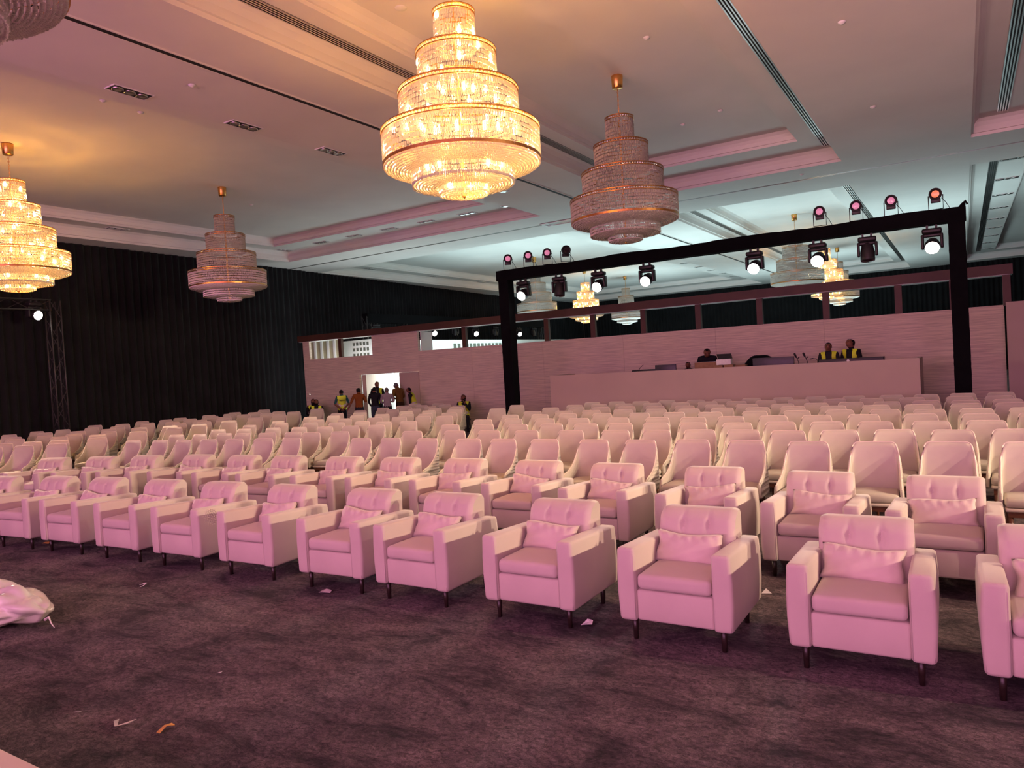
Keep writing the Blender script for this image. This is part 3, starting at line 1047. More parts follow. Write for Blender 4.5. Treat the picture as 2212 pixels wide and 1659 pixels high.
bt = thing('rear_truss', 'dark truss run in the far hall along the left curtain', 'truss', (-22.2, 23.9, 0))
lattice(bt, (0, 0, 0), (0, 0, 4.5))
lattice(bt, (0, 15.5, 0), (0, 15.5, 4.5))
wrapped(-.15, .15, -.15, .15, 0, 1, 'z', 0, 1)
MB().box(-.16, .16, -.1, 15.8, 4.22, 4.62).build('draped_beam', 'black_cloth', bt)
for k, (y, lit) in enumerate([(.55, True), (2.6, False), (4.7, True), (6.5, False), (8.3, True), (10.3, False), (12.8, True), (14.6, False)]):
    make_moving_head('moving_head', '%s %s moving head from the left on the far hall truss' % (ordinal(k // 2 + 1), 'lit' if lit else 'dark'), lit, .35 if lit else 1.4,
                     (-22.2, 23.9 + y, 4.22), PI / 2 - .5, 'lens_hot', 'moving heads in the far hall')
CHAIR_ROWS = [
    ('R',[(-8.33,8.67),(-7.73,8.71),(-6.97,8.68),(-6.18,8.64),(-5.58,8.65),(-4.91,8.65),(-4.15,8.62),(-3.5,8.62),(-2.85,8.67),(-2.19,8.62),(-1.5,8.55),(-0.84,8.55),(-0.17,8.58),(0.5,8.59)]),
    ('R',[(-8.14,9.73),(-7.25,9.76),(-6.56,9.76),(-5.88,9.8),(-5.08,9.77),(-4.36,9.79),(-3.72,9.77),(-3.12,9.81),(-2.52,9.78),(-1.93,9.66),(-1.34,9.72),(-0.74,9.76),(-0.14,9.7),(0.45,9.77)]),
    ('R',[(-8.13,10.81),(-7.38,10.82),(-6.64,10.79),(-6.0,10.83),(-5.33,10.79),(-4.73,10.83),(-4.13,10.83),(-3.53,10.82),(-2.85,10.74),(-2.26,10.83),(-1.64,10.79),(-1.03,10.75),(-0.39,10.77),(0.21,10.8),(0.83,10.78)]),
    ('R',[(-8.08,11.82),(-7.42,11.9),(-6.7,11.85),(-5.99,11.84),(-5.21,11.85),(-4.47,11.8),(-3.84,11.77),(-3.23,11.82),(-2.58,11.85),(-1.94,11.85),(-1.29,11.87),(-0.55,11.83),(0.16,11.72),(0.8,11.77)]),
    ('R',[(-8.09,12.85),(-7.35,12.81),(-6.76,12.91),(-5.99,12.87),(-5.2,12.81),(-4.53,12.82),(-3.84,12.73),(-3.08,12.77),(-2.4,12.79),(-1.74,12.77),(-1.08,12.74),(-0.47,12.63),(0.13,12.64),(0.74,12.65)]),
    ('R',[(-8.06,13.73),(-7.25,13.67),(-6.62,13.7),(-5.91,13.7),(-5.19,13.67),(-4.51,13.6),(-3.89,13.66),(-3.23,13.62),(-2.63,13.67),(-1.96,13.65),(-1.29,13.64),(-0.65,13.6),(0.0,13.6),(0.6,13.61)]),
    ('R',[(-8.15,14.72),(-7.41,14.58),(-6.78,14.52),(-6.18,14.53),(-5.53,14.51),(-4.86,14.42),(-4.27,14.52),(-3.63,14.45),(-2.95,14.38),(-2.36,14.42),(-1.77,14.44),(-1.18,14.35),(-0.58,14.43),(-0.0,14.28),(0.59,14.38)]),
    ('R',[(-7.89,15.43),(-7.25,15.43),(-6.65,15.47),(-5.97,15.48),(-5.3,15.43),(-4.71,15.47),(-4.08,15.4),(-3.48,15.41),(-2.85,15.43),(-2.18,15.4),(-1.52,15.37),(-0.84,15.31),(-0.09,15.29),(0.5,15.23)]),
    ('R',[(-7.82,16.25),(-7.18,16.29),(-6.51,16.17),(-5.92,16.31),(-5.18,16.14),(-4.59,16.16),(-3.98,16.27),(-3.31,16.23),(-2.66,16.27),(-1.92,16.18),(-1.24,16.14),(-0.64,16.07),(-0.04,16.14),(0.56,16.18)]),
    ('M',[(-13.88,8.15),(-13.1,8.21),(-12.47,8.28),(-11.87,8.39),(-11.26,8.48),(-10.57,8.56),(-9.98,8.68)]),
    ('M',[(-13.94,9.11),(-13.35,9.24),(-12.77,9.4),(-12.17,9.37),(-11.58,9.48),(-10.99,9.61),(-10.4,9.52),(-9.83,9.69)]),
    ('M',[(-14.01,10.16),(-13.29,10.28),(-12.6,10.48),(-11.9,10.57),(-11.19,10.62),(-10.61,10.76),(-10.03,10.9)]),
    ('M',[(-14.23,11.16),(-13.68,11.63),(-12.65,11.58),(-11.76,11.51),(-11.19,11.71),(-10.46,11.59),(-9.88,11.7)]),
    ('M',[(-14.36,12.11),(-13.29,12.37),(-12.57,12.57),(-11.71,12.68),(-11.09,12.82),(-10.43,12.88),(-9.81,12.85)]),
    ('M',[(-14.51,13.28),(-13.89,13.51),(-13.08,13.52),(-12.42,13.72),(-11.63,13.74),(-10.94,13.6),(-10.36,13.77)]),
    ('M',[(-14.59,14.31),(-13.88,14.45),(-12.36,14.57),(-11.65,14.63),(-10.98,14.81),(-9.72,14.87)]),
    ('M',[(-14.67,15.3),(-13.56,15.41),(-12.83,15.48),(-12.16,15.53),(-11.58,15.71),(-9.81,15.94)]),
    ('M',[(-14.67,16.26),(-13.83,16.31),(-12.88,16.23),(-11.97,16.35)]),
    ('M',[(-14.52,16.97),(-13.75,16.93),(-12.88,16.92)]),
    ('M',[(-14.82,17.91),(-13.69,17.65)]),
    ('L',[(-16.72,6.87),(-16.14,7.2),(-15.56,7.54)]),
    ('L',[(-17.59,7.45),(-17.11,7.8),(-16.51,8.05),(-15.92,8.54)]),
    ('L',[(-18.74,8.21),(-17.85,8.71),(-17.01,9.14),(-16.42,9.75)]),
    ('L',[(-19.75,8.59),(-18.93,8.91),(-18.43,9.33),(-17.81,9.84),(-16.5,10.72)]),
    ('L',[(-21.19,9.12),(-20.32,9.58),(-19.41,9.93),(-18.87,10.43),(-18.06,10.76),(-17.31,11.14),(-16.68,11.54)]),
    ('L',[(-21.42,9.9),(-21.02,10.37),(-20.48,10.86),(-19.68,11.12),(-19.04,11.59),(-17.91,11.79),(-17.48,12.24),(-16.71,12.45)]),
    ('L',[(-21.63,11.56),(-20.74,11.87),(-19.93,12.13),(-19.02,12.31),(-18.52,12.84),(-17.79,13.06),(-16.95,13.48)]),
    ('L',[(-21.12,12.7),(-20.55,13.1),(-19.72,13.34),(-18.8,13.85),(-17.19,14.52)]),
    ('L',[(-20.86,13.78),(-19.86,14.2),(-18.95,14.66),(-18.31,15.0),(-17.57,15.42)]),
    ('L',[(-20.75,14.72),(-20.23,15.11),(-19.58,15.57),(-18.58,15.7),(-17.81,16.59)]),
    ('L',[(-20.83,15.76)]),
    ('L',[(-20.6,16.78)]),
]

# ================================================================== ARMCHAIRS
def make_armchair():
    t = thing('armchair', 'x', 'armchair', (0, 0, 0), 0, 'cream armchairs of the two front rows')
    # base rail between the arms
    b = MB()
    b.add(*rounded(-.272, .272, -.385, .34, .155, .372, .018, 2))
    b.build('base', 'velvet', t, smooth=True)
    # outer back panel
    b = MB()
    b.add(*rounded(-.272, .272, .285, .395, .155, .645, .03, 3))
    b.build('back_panel', 'velvet', t, smooth=True)
    # arms, tops falling slightly to the rear
    for s in (-1, 1):
        x0, x1 = sorted((s * .268, s * .398))
        vs, fs = rounded(x0, x1, -.405, .40, .15, .67, .026, 3, 2)
        out = []
        for v in vs:
            k = (v.y + .405) / .805
            z = v.z
            if z > .5:
                z -= .045 * k * (z - .5) / .17
            x = v.x + s * .012 * math.sin(PI * min(1, max(0, (v.z - .15) / .52))) * (1 if abs(v.x) > .33 else 0)
            out.append((x, v.y, z))
        b = MB()
        b.add(out, fs)
        arm = b.build('arm', 'velvet', t, smooth=True)
        # seam piping round the arm's front
        pp = MB()
        fx0, fx1 = x0 + .012, x1 - .012
        pts = [(fx0, -.398, .17), (fx0, -.398, .62), (fx0 + .02, -.396, .652), ((fx0 + fx1) / 2, -.394, .662), (fx1 - .02, -.396, .652), (fx1, -.398, .62), (fx1, -.398, .17)]
        pp.tube(pts, .0045, 5)
        pp.build('seam', 'velvet', arm, smooth=True)
    # seat cushion
    vs, fs = rounded(-.262, .262, -.40, .16, .378, .485, .035, 4, 3)
    b = MB()
    b.add([(v.x, v.y, v.z + (.022 * math.cos(v.x / .262 * PI / 2) * math.cos((v.y + .12) / .28 * PI / 2) if v.z > .44 else 0)) for v in vs], fs)
    b.build('seat_cushion', 'velvet', t, smooth=True)
    # tufted back cushion
    nx, nz = 36, 20
    W2, H0, H1 = .285, .44, .835
    def front(u, v):
        x = u * W2
        z = H0 + (H1 - H0) * v
        y = .115 + .085 * v                                   # leans back
        y += .075 * max(0, (v - .72) / .28) ** 2.2            # rolls over at the top
        y += .028 * max(0, (abs(u) - .80) / .20) ** 2
        puff = .020
        for bu in (-.34, .34):
            d = math.hypot((u - bu) * 1.0, (v - .74) * .75)
            puff -= .028 * math.exp(-(d / .07) ** 2)
            puff -= .0055 * math.exp(-((u - bu) / .03) ** 2)
        puff -= .004 * math.exp(-((v - .74) / .03) ** 2)
        return (x, y - puff, z - .012 * max(0, (abs(u) - .85) / .15) ** 2 * (v > .9))
    vs = [front(-1 + 2 * i / nx, j / nz) for j in range(nz + 1) for i in range(nx + 1)]
    fs = [(j * (nx + 1) + i, j * (nx + 1) + i + 1, (j + 1) * (nx + 1) + i + 1, (j + 1) * (nx + 1) + i) for j in range(nz) for i in range(nx)]
    nf = len(vs)
    # rear sheet
    def rear(u, v):
        x, y, z = front(u, v)
        yr = .345 + .035 * v - .03 * max(0, (v - .85) / .15) ** 2
        return (x * (1 - .02 * v), yr, z - .0)
    vs += [rear(-1 + 2 * i / nx, j / nz) for j in range(nz + 1) for i in range(nx + 1)]
    fs += [(nf + (j + 1) * (nx + 1) + i, nf + (j + 1) * (nx + 1) + i + 1, nf + j * (nx + 1) + i + 1, nf + j * (nx + 1) + i) for j in range(nz) for i in range(nx)]
    rim = [i for i in range(nx + 1)] + [(j) * (nx + 1) + nx for j in range(1, nz + 1)] + [nz * (nx + 1) + i for i in range(nx - 1, -1, -1)] + [j * (nx + 1) for j in range(nz - 1, 0, -1)]
    for a, b_ in zip(rim, rim[1:] + rim[:1]):
        fs.append((b_, a, nf + a, nf + b_))
    b = MB()
    b.add(vs, fs)
    bc = b.build('back_cushion', 'velvet', t, smooth=True)
    bmx = bmesh.new()
    bmx.from_mesh(bc.data)
    bmesh.ops.recalc_face_normals(bmx, faces=bmx.faces)
    for e in bmx.edges:
        if len(e.link_faces) == 2 and e.calc_face_angle(0) > .9:
            e.smooth = False
    bmx.to_mesh(bc.data)
    bmx.free()
    for bu in (-.34, .34):
        x, y, z = front(bu, .74)
        MB().lathe([(.0, -.006), (.008, -.004), (.011, .004)], 10, (x, y - .0, z), ax='y').build('button', 'velvet', bc, smooth=True)
    for sx in (-1, 1):
        for y in (-.325, .265):
            MB().tube([(sx * .315, y, 0), (sx * .315, y, .165)], [.017, .024], 10).build('leg', 'dark_wood', t, smooth=True)
    return t


def make_pillow_mesh(seed):
    rnd = random.Random(seed)
    nx, nz = 26, 16
    W2, H2 = .25, .118
    vs, fs = [], []
    ph = [rnd.uniform(0, 6) for _ in range(6)]
    for side in (-1, 1):
        for j in range(nz + 1):
            for i in range(nx + 1):
                u, v = -1 + 2 * i / nx, -1 + 2 * j / nz
                e = max(0, (1 - u ** 4)) ** .55 * max(0, (1 - v ** 4)) ** .55
                pin = 1 - .07 * (1 - abs(v) ** 2) * abs(u) ** 3
                pinv = 1 - .10 * (1 - abs(u) ** 2) * abs(v) ** 3
                wr_ = (.0095 * math.sin(21 * u + ph[0] + 3 * v) * abs(v) ** 1.2 * (.35 + .65 * (v > 0)) + .005 * math.sin(11 * v + ph[1]) * abs(u) ** 2 + .004 * math.sin(9 * u - 7 * v + ph[2]))
                y = side * (.055 * e + wr_ * (e > .02) * .8)
                vs.append((u * W2 * pin + .006 * math.sin(5 * v + ph[3]), y, v * H2 * pinv + .008 * math.sin(3 * u + ph[4])))
    n1 = (nx + 1) * (nz + 1)
    for s in (0, 1):
        for j in range(nz):
            for i in range(nx):
                a = s * n1 + j * (nx + 1) + i
                q = (a, a + 1, a + nx + 2, a + nx + 1)
                fs.append(q if s == 0 else q[::-1])
    m = MB()
    m.add(vs, fs)
    me = m.mesh('lumbar_pillow', 'velvet_pillow', True)
    bm = bmesh.new()
    bm.from_mesh(me)
    bmesh.ops.remove_doubles(bm, verts=bm.verts, dist=.0008)
    bmesh.ops.recalc_face_normals(bm, faces=bm.faces)
    bm.to_mesh(me)
    bm.free()
    return me


# (x, y of the back top, yaw degrees, pillow shift/tilt)
ROW1 = [(.42, 5.38, 1), (-.60, 5.40, 1), (-1.74, 5.43, 0), (-2.90, 5.43, 0), (-4.08, 5.45, 0), (-5.07, 5.45, 2), (-6.25, 5.44, 2), (-7.36, 5.40, 3), (-8.43, 5.35, 3), (-9.58, 5.29, 4), (-10.62, 5.19, 6), (-11.72, 4.98, 9)]
ROW2 = [(.90, 7.10, -1), (-.17, 7.16, -1), (-1.17, 7.24, 0), (-2.20, 7.38, 0), (-3.31, 7.46, 0), (-4.36, 7.55, 0), (-5.45, 7.57, 0), (-6.51, 7.54, 1), (-7.52, 7.51, 2), (-8.63, 7.47, 3), (-9.6, 7.43, 4), (-10.68, 7.38, 6), (-11.80, 7.17, 10), (-12.73, 6.93, 13), (-13.72, 6.63, 16)]
arm0 = make_armchair()
pil = [make_pillow_mesh(s) for s in range(4)]
first = True
for ri, row in enumerate((ROW1, ROW2)):
    for k, (x, y, yaw) in enumerate(row):
        a = math.radians(yaw)
        o = arm0 if first else copy_tree(arm0)
        first = False
        by = .33
        o.location = (x + by * math.sin(a), y - by * math.cos(a), 0)
        o.rotation_euler = (0, 0, a)
        o['label'] = 'cream tufted armchair, %s from the right in the %s row' % (ordinal(k + 1), ('front', 'second')[ri])
        p = link('lumbar_pillow', pil[(k * 3 + ri) % 4])
        rnd = random.Random(k * 7 + ri)
        px, tilt, roll = rnd.uniform(-.03, .03), -.42 + rnd.uniform(-.06, .06), rnd.uniform(-.10, .10)
        mt = o.matrix_basis @ Matrix.Translation((px, .045, .578)) @ Matrix.Rotation(tilt, 4, 'X') @ Matrix.Rotation(roll, 4, 'Y')
        p.matrix_world = mt
        tag(p, 'pink-lit lumbar pillow on the %s armchair from the right, %s row' % (ordinal(k + 1), ('front', 'second')[ri]), 'pillow', 'lumbar pillows on the armchairs')

# ================================================================== BANQUET TUB CHAIRS
def make_tub_chair():
    t = thing('tub_chair', 'x', 'chair', (0, 0, 0), 0, 'cream tub chairs of the rear rows')
    nt_, nz = 40, 12

    def path(q):
        """plan of the shell: q in [-1, 1]"""
        a = abs(q)
        s = 1 if q >= 0 else -1
        if a < .40:
            k = a / .40
            return Vector((s * .205 * k, .205 - .012 * k * k, 0))
        if a < .55:
            k = (a - .40) / .15
            an = k * PI / 2
            return Vector((s * (.205 + .05 * math.sin(an)), .193 - .05 * (1 - math.cos(an)), 0))
        k = (a - .55) / .45
        return Vector((s * (.255 + .012 * k), .143 - .34 * k, 0))

    def top(q):
        a = abs(q)
        if a < .36:
            return .95
        if a < .47:
            k = (a - .36) / .11
            return .95 - .055 * (1 - math.sqrt(max(0, 1 - k * k)))
        if a < .62:
            k = (a - .47) / .15
            return .895 - .20 * k ** .9
        k = (a - .62) / .38
        return .695 - .145 * math.sin(min(1, k * 1.1) * PI / 2) ** .8 - (.03 * max(0, k - .8) / .2)

    def pt(q, z, off):
        p = path(q)
        d = (path(min(1, q + .01)) - path(max(-1, q - .01))).normalized()
        n = Vector((d.y, -d.x, 0))
        if n.dot(Vector((p.x, p.y, 0)) - Vector((0, -.05, 0))) < 0:
            n = -n
        k = max(0, (z - .42) / .53)
        x = (p.x + n.x * off) * (1 - .13 * k)
        return Vector((x, p.y + n.y * off + .062 * k, z))
    inner, outer = [], []
    zb = .37
    for i in range(nt_ + 1):
        q = -1 + 2 * i / nt_
        zt = top(q)
        for j in range(nz + 1):
            z = zb + (zt - zb) * j / nz
            inner.append(pt(q, z, -.018 * (1 if j < nz else .4)))
            outer.append(pt(q, z, .018 * (1 if j < nz else .4)))
    n1 = len(inner)
    m = MB()
    fs_in, fs_out = [], []
    for i in range(nt_):
        for j in range(nz):
            a = i * (nz + 1) + j
            fs_in.append((a, a + nz + 1, a + nz + 2, a + 1))
            fs_out.append((n1 + a, n1 + a + 1, n1 + a + nz + 2, n1 + a + nz + 1))
    rim = []
    for i in range(nt_):
        a = i * (nz + 1) + nz
        rim.append((a, a + nz + 1, n1 + a + nz + 1, n1 + a))
        b = i * (nz + 1)
        rim.append((b, n1 + b, n1 + b + nz + 1, b + nz + 1))
    for i in (0, nt_):
        for j in range(nz):
            a = i * (nz + 1) + j
            rim.append((a, a + 1, n1 + a + 1, n1 + a) if i == 0 else (a, n1 + a, n1 + a + 1, a + 1))
    m.v = [tuple(p) for p in inner + outer]
    m.f = fs_in + fs_out + rim
    m.mi = [0] * len(fs_in) + [1] * len(fs_out) + [0] * len(rim)
    sh = m.build('shell', ['chair_fabric', 'quilted'], t, smooth=True)
    bm = bmesh.new()
    bm.from_mesh(sh.data)
    bmesh.ops.recalc_face_normals(bm, faces=bm.faces)
    bm.to_mesh(sh.data)
    bm.free()
    pp = MB()
    pp.tube([pt(-1 + 2 * i / 56, top(-1 + 2 * i / 56) + .002, 0) for i in range(57)], .0085, 5)
    pp.build('piping', 'piping', sh, smooth=True)
    # seat cushion with crown, its piped border and the base below
    vs, fs = rounded(-.228, .228, -.275, .165, .405, .475, .028, 3, 2)
    b = MB()
    b.add([(v.x * (1 + .04 * (v.y < -.1)), v.y - .02 * math.cos(v.x / .23 * PI / 2) * (v.y < -.2), v.z + (.018 * math.cos(v.x / .24 * PI / 2) if v.z > .44 else 0)) for v in vs], fs)
    b.build('seat', 'chair_fabric', t, smooth=True)
    b = MB()
    b.add(*rounded(-.236, .236, -.29, .16, .368, .402, .012, 2))
    b.build('seat_border', 'piping', t, smooth=True)
    b = MB()
    b.box(-.215, .215, -.262, .16, .315, .366)
    b.build('apron', 'red_wood', t)
    for sx in (-1, 1):
        for y in (-.235, .15):
            MB().tube([(sx * .195, y + (.04 if y > 0 else -.005), 0), (sx * .195, y, .33)], [.013, .022], 8).build('leg', 'red_wood', t, smooth=True)
    return t


tub = make_tub_chair()
first = True
rows_seen = {}
BLOCK = {'R': 'right', 'M': 'middle', 'L': 'left'}
YAW = {'R': 0.0, 'M': 7.5, 'L': 30.0}
for blk, pts in CHAIR_ROWS:
    rows_seen[blk] = rows_seen.get(blk, 0) + 1
    rn = rows_seen[blk]
    for k, (x, y) in enumerate(sorted(pts, reverse=True)):
        rnd = random.Random(int(x * 1000) + rn)
        a = math.radians(YAW[blk] + rnd.uniform(-5, 5))
        o = tub if first else copy_tree(tub)
        first = False
        by = .26
        o.location = (x + by * math.sin(a), y - by * math.cos(a), 0)
        o.rotation_euler = (0, 0, a)
        o['label'] = 'cream tub chair, %s from the right in the %s row of the %s block' % (ordinal(k + 1), ordinal(rn), BLOCK[blk])

# ================================================================== THINGS ON THE COUNTER DESK
DZ = 1.42
cy = 17.3


def on_desk(name, label, cat, x, y=.4, rz=0.0, grp=None):
    return thing(name, label, cat, (x, cy + y, DZ), rz, grp)


t = on_desk('lighting_console', 'low black console at the left end of the counter', 'console', -6.85, .42)
MB().box(-.42, .42, -.2, .2, 0, .255).build('body', 'black_plastic', t, bevel=.02)
MB().tube([(-.30, 0, .25), (-.24, 0, .32), (-.17, 0, .375)], .007, 6).build('gooseneck', 'black_plastic', t)
t = on_desk('monitor', 'flat black monitor beside the console at the left end of the counter', 'monitor', -6.33, .16)
MB().box(-.27, .27, -.02, .02, .10, .355).build('screen', 'monitor_grey', t, bevel=.006)
MB().box(-.04, .04, -.01, .03, .02, .12).build('neck', 'black_plastic', t)
MB().box(-.12, .12, -.07, .09, 0, .02).build('foot', 'black_plastic', t)
t = on_desk('cardboard_box', 'wide brown cardboard box behind the bent man', 'box', -5.35, .52)
MB().box(-.30, .30, -.18, .18, 0, .36).build('carton', 'cardboard', t, bevel=.006)
MB().box(-.30, .30, -.03, .03, .361, .366).build('tape', 'paper_white', t)
for x, y, hw, h, lb in [(-4.98, .16, .10, .27, 'small pale cardboard box under the open white box'), (-4.74, .16, .11, .275, 'small brown cardboard box right of the pale one'), (-4.50, .30, .12, .26, 'dark brown carton right of the open white box')]:
    t = on_desk('cardboard_box', lb, 'box', x, y, 0, 'small cartons on the counter')
    MB().box(-hw, hw, -.12, .12, 0, h).build('carton', 'cardboard', t, bevel=.005)
    MB().box(-hw * .6, hw * .6, -.1205, -.1201, h * .4, h * .6).build('sticker', 'paper_white', t)
t = thing('open_box', 'white box with a raised dark lid on the small cartons', 'box', (-4.86, cy + .16, DZ + .281), .05)
MB().box(-.17, .17, -.1, .1, 0, .135).build('carton', 'paper_white', t, bevel=.004)
lid = MB()
lid.add([(-.17, .1, .137), (.17, .1, .137), (.13, .17, .26), (-.22, .17, .26), (-.17, .108, .137), (.17, .108, .137), (.13, .178, .26), (-.22, .178, .26)], [(0, 1, 2, 3), (7, 6, 5, 4), (0, 4, 5, 1), (1, 5, 6, 2), (2, 6, 7, 3), (3, 7, 4, 0)])
lid.build('lid', 'black_plastic', t)
t = on_desk('monitor', 'wide dark monitor on the counter under a black cloth', 'monitor', -3.75, .22)
MB().box(-.46, .46, -.025, .025, .09, .395).build('screen', 'monitor_grey', t, bevel=.006)
MB().box(-.06, .06, -.01, .03, .02, .12).build('neck', 'black_plastic', t)
MB().box(-.15, .15, -.07, .1, 0, .02).build('foot', 'black_plastic', t)
t = on_desk('cloth_bundle', 'humped black cloth cover behind the wide monitor', 'cloth', -4.02, .55)
vs, fs = [], []
for j in range(9):
    for i in range(17):
        u, v = -1 + 2 * i / 16, -1 + 2 * j / 8
        z = .47 * max(0, 1 - abs(u + .25) ** 2.2 * (.75 if u < -.25 else .5)) * max(0, 1 - v * v) ** .4 + .012 * math.sin(7 * u + 3 * v)
        vs.append((u * .46, v * .2, max(.001, z)))
for j in range(8):
    for i in range(16):
        a = j * 17 + i
        fs.append((a, a + 1, a + 18, a + 17))
mb = MB()
mb.add(vs, fs)
mb.build('cover', 'black_cloth', t, smooth=True)
for x, lb in ((-3.22, 'left of two gooseneck microphones on the counter'), (-3.03, 'right of two gooseneck microphones on the counter')):
    t = on_desk('microphone', lb, 'microphone', x, .3, .2, 'gooseneck microphones on the counter')
    MB().lathe([(.0, 0), (.07, 0), (.07, .015), (.0, .02)], 14).build('foot', 'black_plastic', t)
    MB().tube([(0, 0, .01), (.01, 0, .25), (-.03, 0, .36)], .008, 6).build('stem', 'black_plastic', t)
    MB().tube([(-.035, 0, .36), (-.06, -.01, .42), (-.075, -.01, .46)], [.017, .024, .02], 8).build('capsule', 'black_plastic', t)
    MB().tube([(-.01, 0, .33), (.03, 0, .37)], .011, 6).build('clip', 'black_plastic', t)
t = on_desk('gooseneck_lamp', 'small bent gooseneck lamp left of the long console', 'lamp', -2.8, .3)
MB().tube([(0, 0, 0), (0, 0, .26), (-.03, 0, .31), (-.10, 0, .32)], .007, 6).build('stem', 'black_plastic', t)
MB().tube([(-.09, 0, .322), (-.15, 0, .31)], [.009, .013], 8).build('shade', 'black_plastic', t)
t = on_desk('mixing_console', 'long black mixing console in front of the two men in vests', 'console', -2.10, .22)
MB().box(-.65, .65, -.12, .18, 0, .285).build('body', 'black_plastic', t, bevel=.012)
MB().lathe([(.0, -.122), (.03, -.122), (.03, -.118)], 14, (-.05, 0, .235), ax='y').build('badge', 'paper_white', t)
t = on_desk('paper_pad', 'flat brown board lying at the counter beside the low head', 'board', -5.95, .12)
MB().box(-.17, .17, -.1, .1, 0, .215).build('board', 'cardboard', t)

# ================================================================== LITTER AND BAG ON THE CARPET
def make_bag():
    t = thing('plastic_bag', 'crumpled translucent plastic bag lying on the carpet at the left edge', 'bag', (-7.42, 2.86, 0), .2)
    bm = bmesh.new()
    bmesh.ops.create_icosphere(bm, subdivisions=5, radius=1)
    from mathutils import noise
    for v in bm.verts:
        p = v.co.copy()
        q = Vector((p.x * .85, p.y * .32, p.z * .19))
        if p.x > 0:
            q.y *= 1 - .35 * p.x ** 2
            q.z *= 1 - .25 * p.x ** 3
        n = abs(noise.noise(p * 1.9)) * .11 + abs(noise.noise(p * 4.1)) * .022
        q += p * (n - .05)
        q.z = max(q.z, -.17 + .01 * noise.noise(p * 6))
        v.co = q + Vector((0, 0, .175))
    me = bpy.data.meshes.new('sack')
    bm.to_mesh(me)
    bm.free()
    me.materials.append(M['bag_plastic'])
    me.polygons.foreach_set('use_smooth', [True] * len(me.polygons))
    link('sack', me, t)
    MB().tube([(.82, -.02, .10), (.88, -.03, .13), (.92, -.04, .08), (.95, -.04, .05)], [.012, .007, .005, .003], 5).build('knot_tail', 'bag_plastic', t)


make_bag()


def scrap(name, label, x, y, pts, m, rz=0.0, th=.002):
    mb_ = MB()
    n = len(pts)
    vs_ = [(p[0], p[1], p[2] + th) for p in pts] + [(p[0], p[1], p[2]) for p in pts]
    fs_ = [tuple(range(n)), tuple(range(2 * n - 1, n - 1, -1))] + [(i, i + n, (i + 1) % n + n, (i + 1) % n) for i in range(n)]
    mb_.add(vs_, fs_)
    o = mb_.build(name, m, None, loc=(x, y, .004))
    o.rotation_euler.z = rz
    return tag(o, label, 'litter')


scrap('paper_scrap', 'small folded orange paper scrap on the carpet near the bottom left', -4.0, 2.41, [(-.03, -.04, 0), (.012, -.045, .006), (.012, .0, .03), (.03, .04, .02), (.01, .034, .03), (-.01, .045, .022), (-.014, .0, .028)], 'paper_orange')
scrap('paper_scrap', 'curled white paper strip on the carpet before the fourth armchairs from the left', -7.09, 4.12, [(-.06, .02, 0), (.0, .05, .02), (.06, .03, .03), (.06, -.01, .01), (.02, -.02, .0), (.045, .01, .015), (.0, .03, .01)], 'paper_white')
scrap('wrapper_scrap', 'clear curled plastic wrapper left of the orange scrap', -4.32, 2.33, [(-.09, .04, 0), (-.06, -.01, .015), (.0, -.04, .01), (.06, .0, .02), (.08, .05, .03), (.05, .05, .02), (.05, .02, .01), (.0, -.02, .005), (-.05, .01, .0)], 'bag_plastic')
scrap('paper_scrap', 'crumpled pale wrapper between the third and fourth front armchairs from the right', -2.48, 4.86, [(-.05, -.02, 0), (.0, -.03, .02), (.04, -.01, .015), (.03, .03, .03), (-.01, .02, .04), (-.04, .02, .01)], 'paper_white')
scrap('paper_scrap', 'crumpled clear wrapper before the sixth front armchair from the right', -5.07, 4.68, [(-.07, -.02, 0), (.0, -.03, .02), (.07, -.01, .01), (.05, .03, .02), (-.01, .02, .03), (-.06, .02, .01)], 'bag_plastic')
scrap('paper_scrap', 'orange wrapper under the front armchairs at the far left', -10.39, 4.80, [(-.09, -.01, 0), (.0, -.03, .02), (.09, -.01, .01), (.07, .03, .03), (-.02, .02, .02), (-.08, .03, .01)], 'paper_orange')
scrap('paper_scrap', 'tiny white sliver on the carpet above the clear wrapper', -4.75, 2.3, [(-.025, -.008, 0), (.02, .004, .006), (.025, .012, .006), (-.02, .0, .0)], 'paper_white')
scrap('paper_scrap', 'tiny beige crumb of paper in the middle of the open carpet', -4.42, 3.08, [(-.015, -.008, 0), (.015, -.004, .006), (.012, .01, .006), (-.01, .008, .0)], 'paper_white')
scrap('paper_scrap', 'small white paper corner behind the third front armchair from the right', -1.45, 6.08, [(-.03, -.03, 0), (.05, -.02, .006), (-.01, .05, .02)], 'paper_white')
# beaded patch stuck to the side of one front armchair
bp = thing('beaded_patch', 'round patch of small pearls on the arm of the eighth front armchair from the right', 'ornament', (-6.925, 4.845, .558))
be = MB()
for ring, n_ in ((0, 1), (.022, 6), (.044, 12), (.066, 18), (.085, 22)):
    for i in range(n_):
        a = 2 * PI * i / n_
        bead(be, (0.0, ring * math.cos(a), ring * math.sin(a)), .0075, .014)
tag(be.build('pearls', 'piping', bp), kind='stuff')

# ================================================================== PEOPLE
SKIN_D = (.20, .085, .05)
_pm = {}


def pmat(col, rough=.75):
    k = tuple(col)
    if k not in _pm:
        nm = 'cloth_%d' % len(_pm)
        mat(nm, col, rough, noise=(9, .12), bump=(25, .2), spec=.2)
        _pm[k] = nm
    return _pm[k]


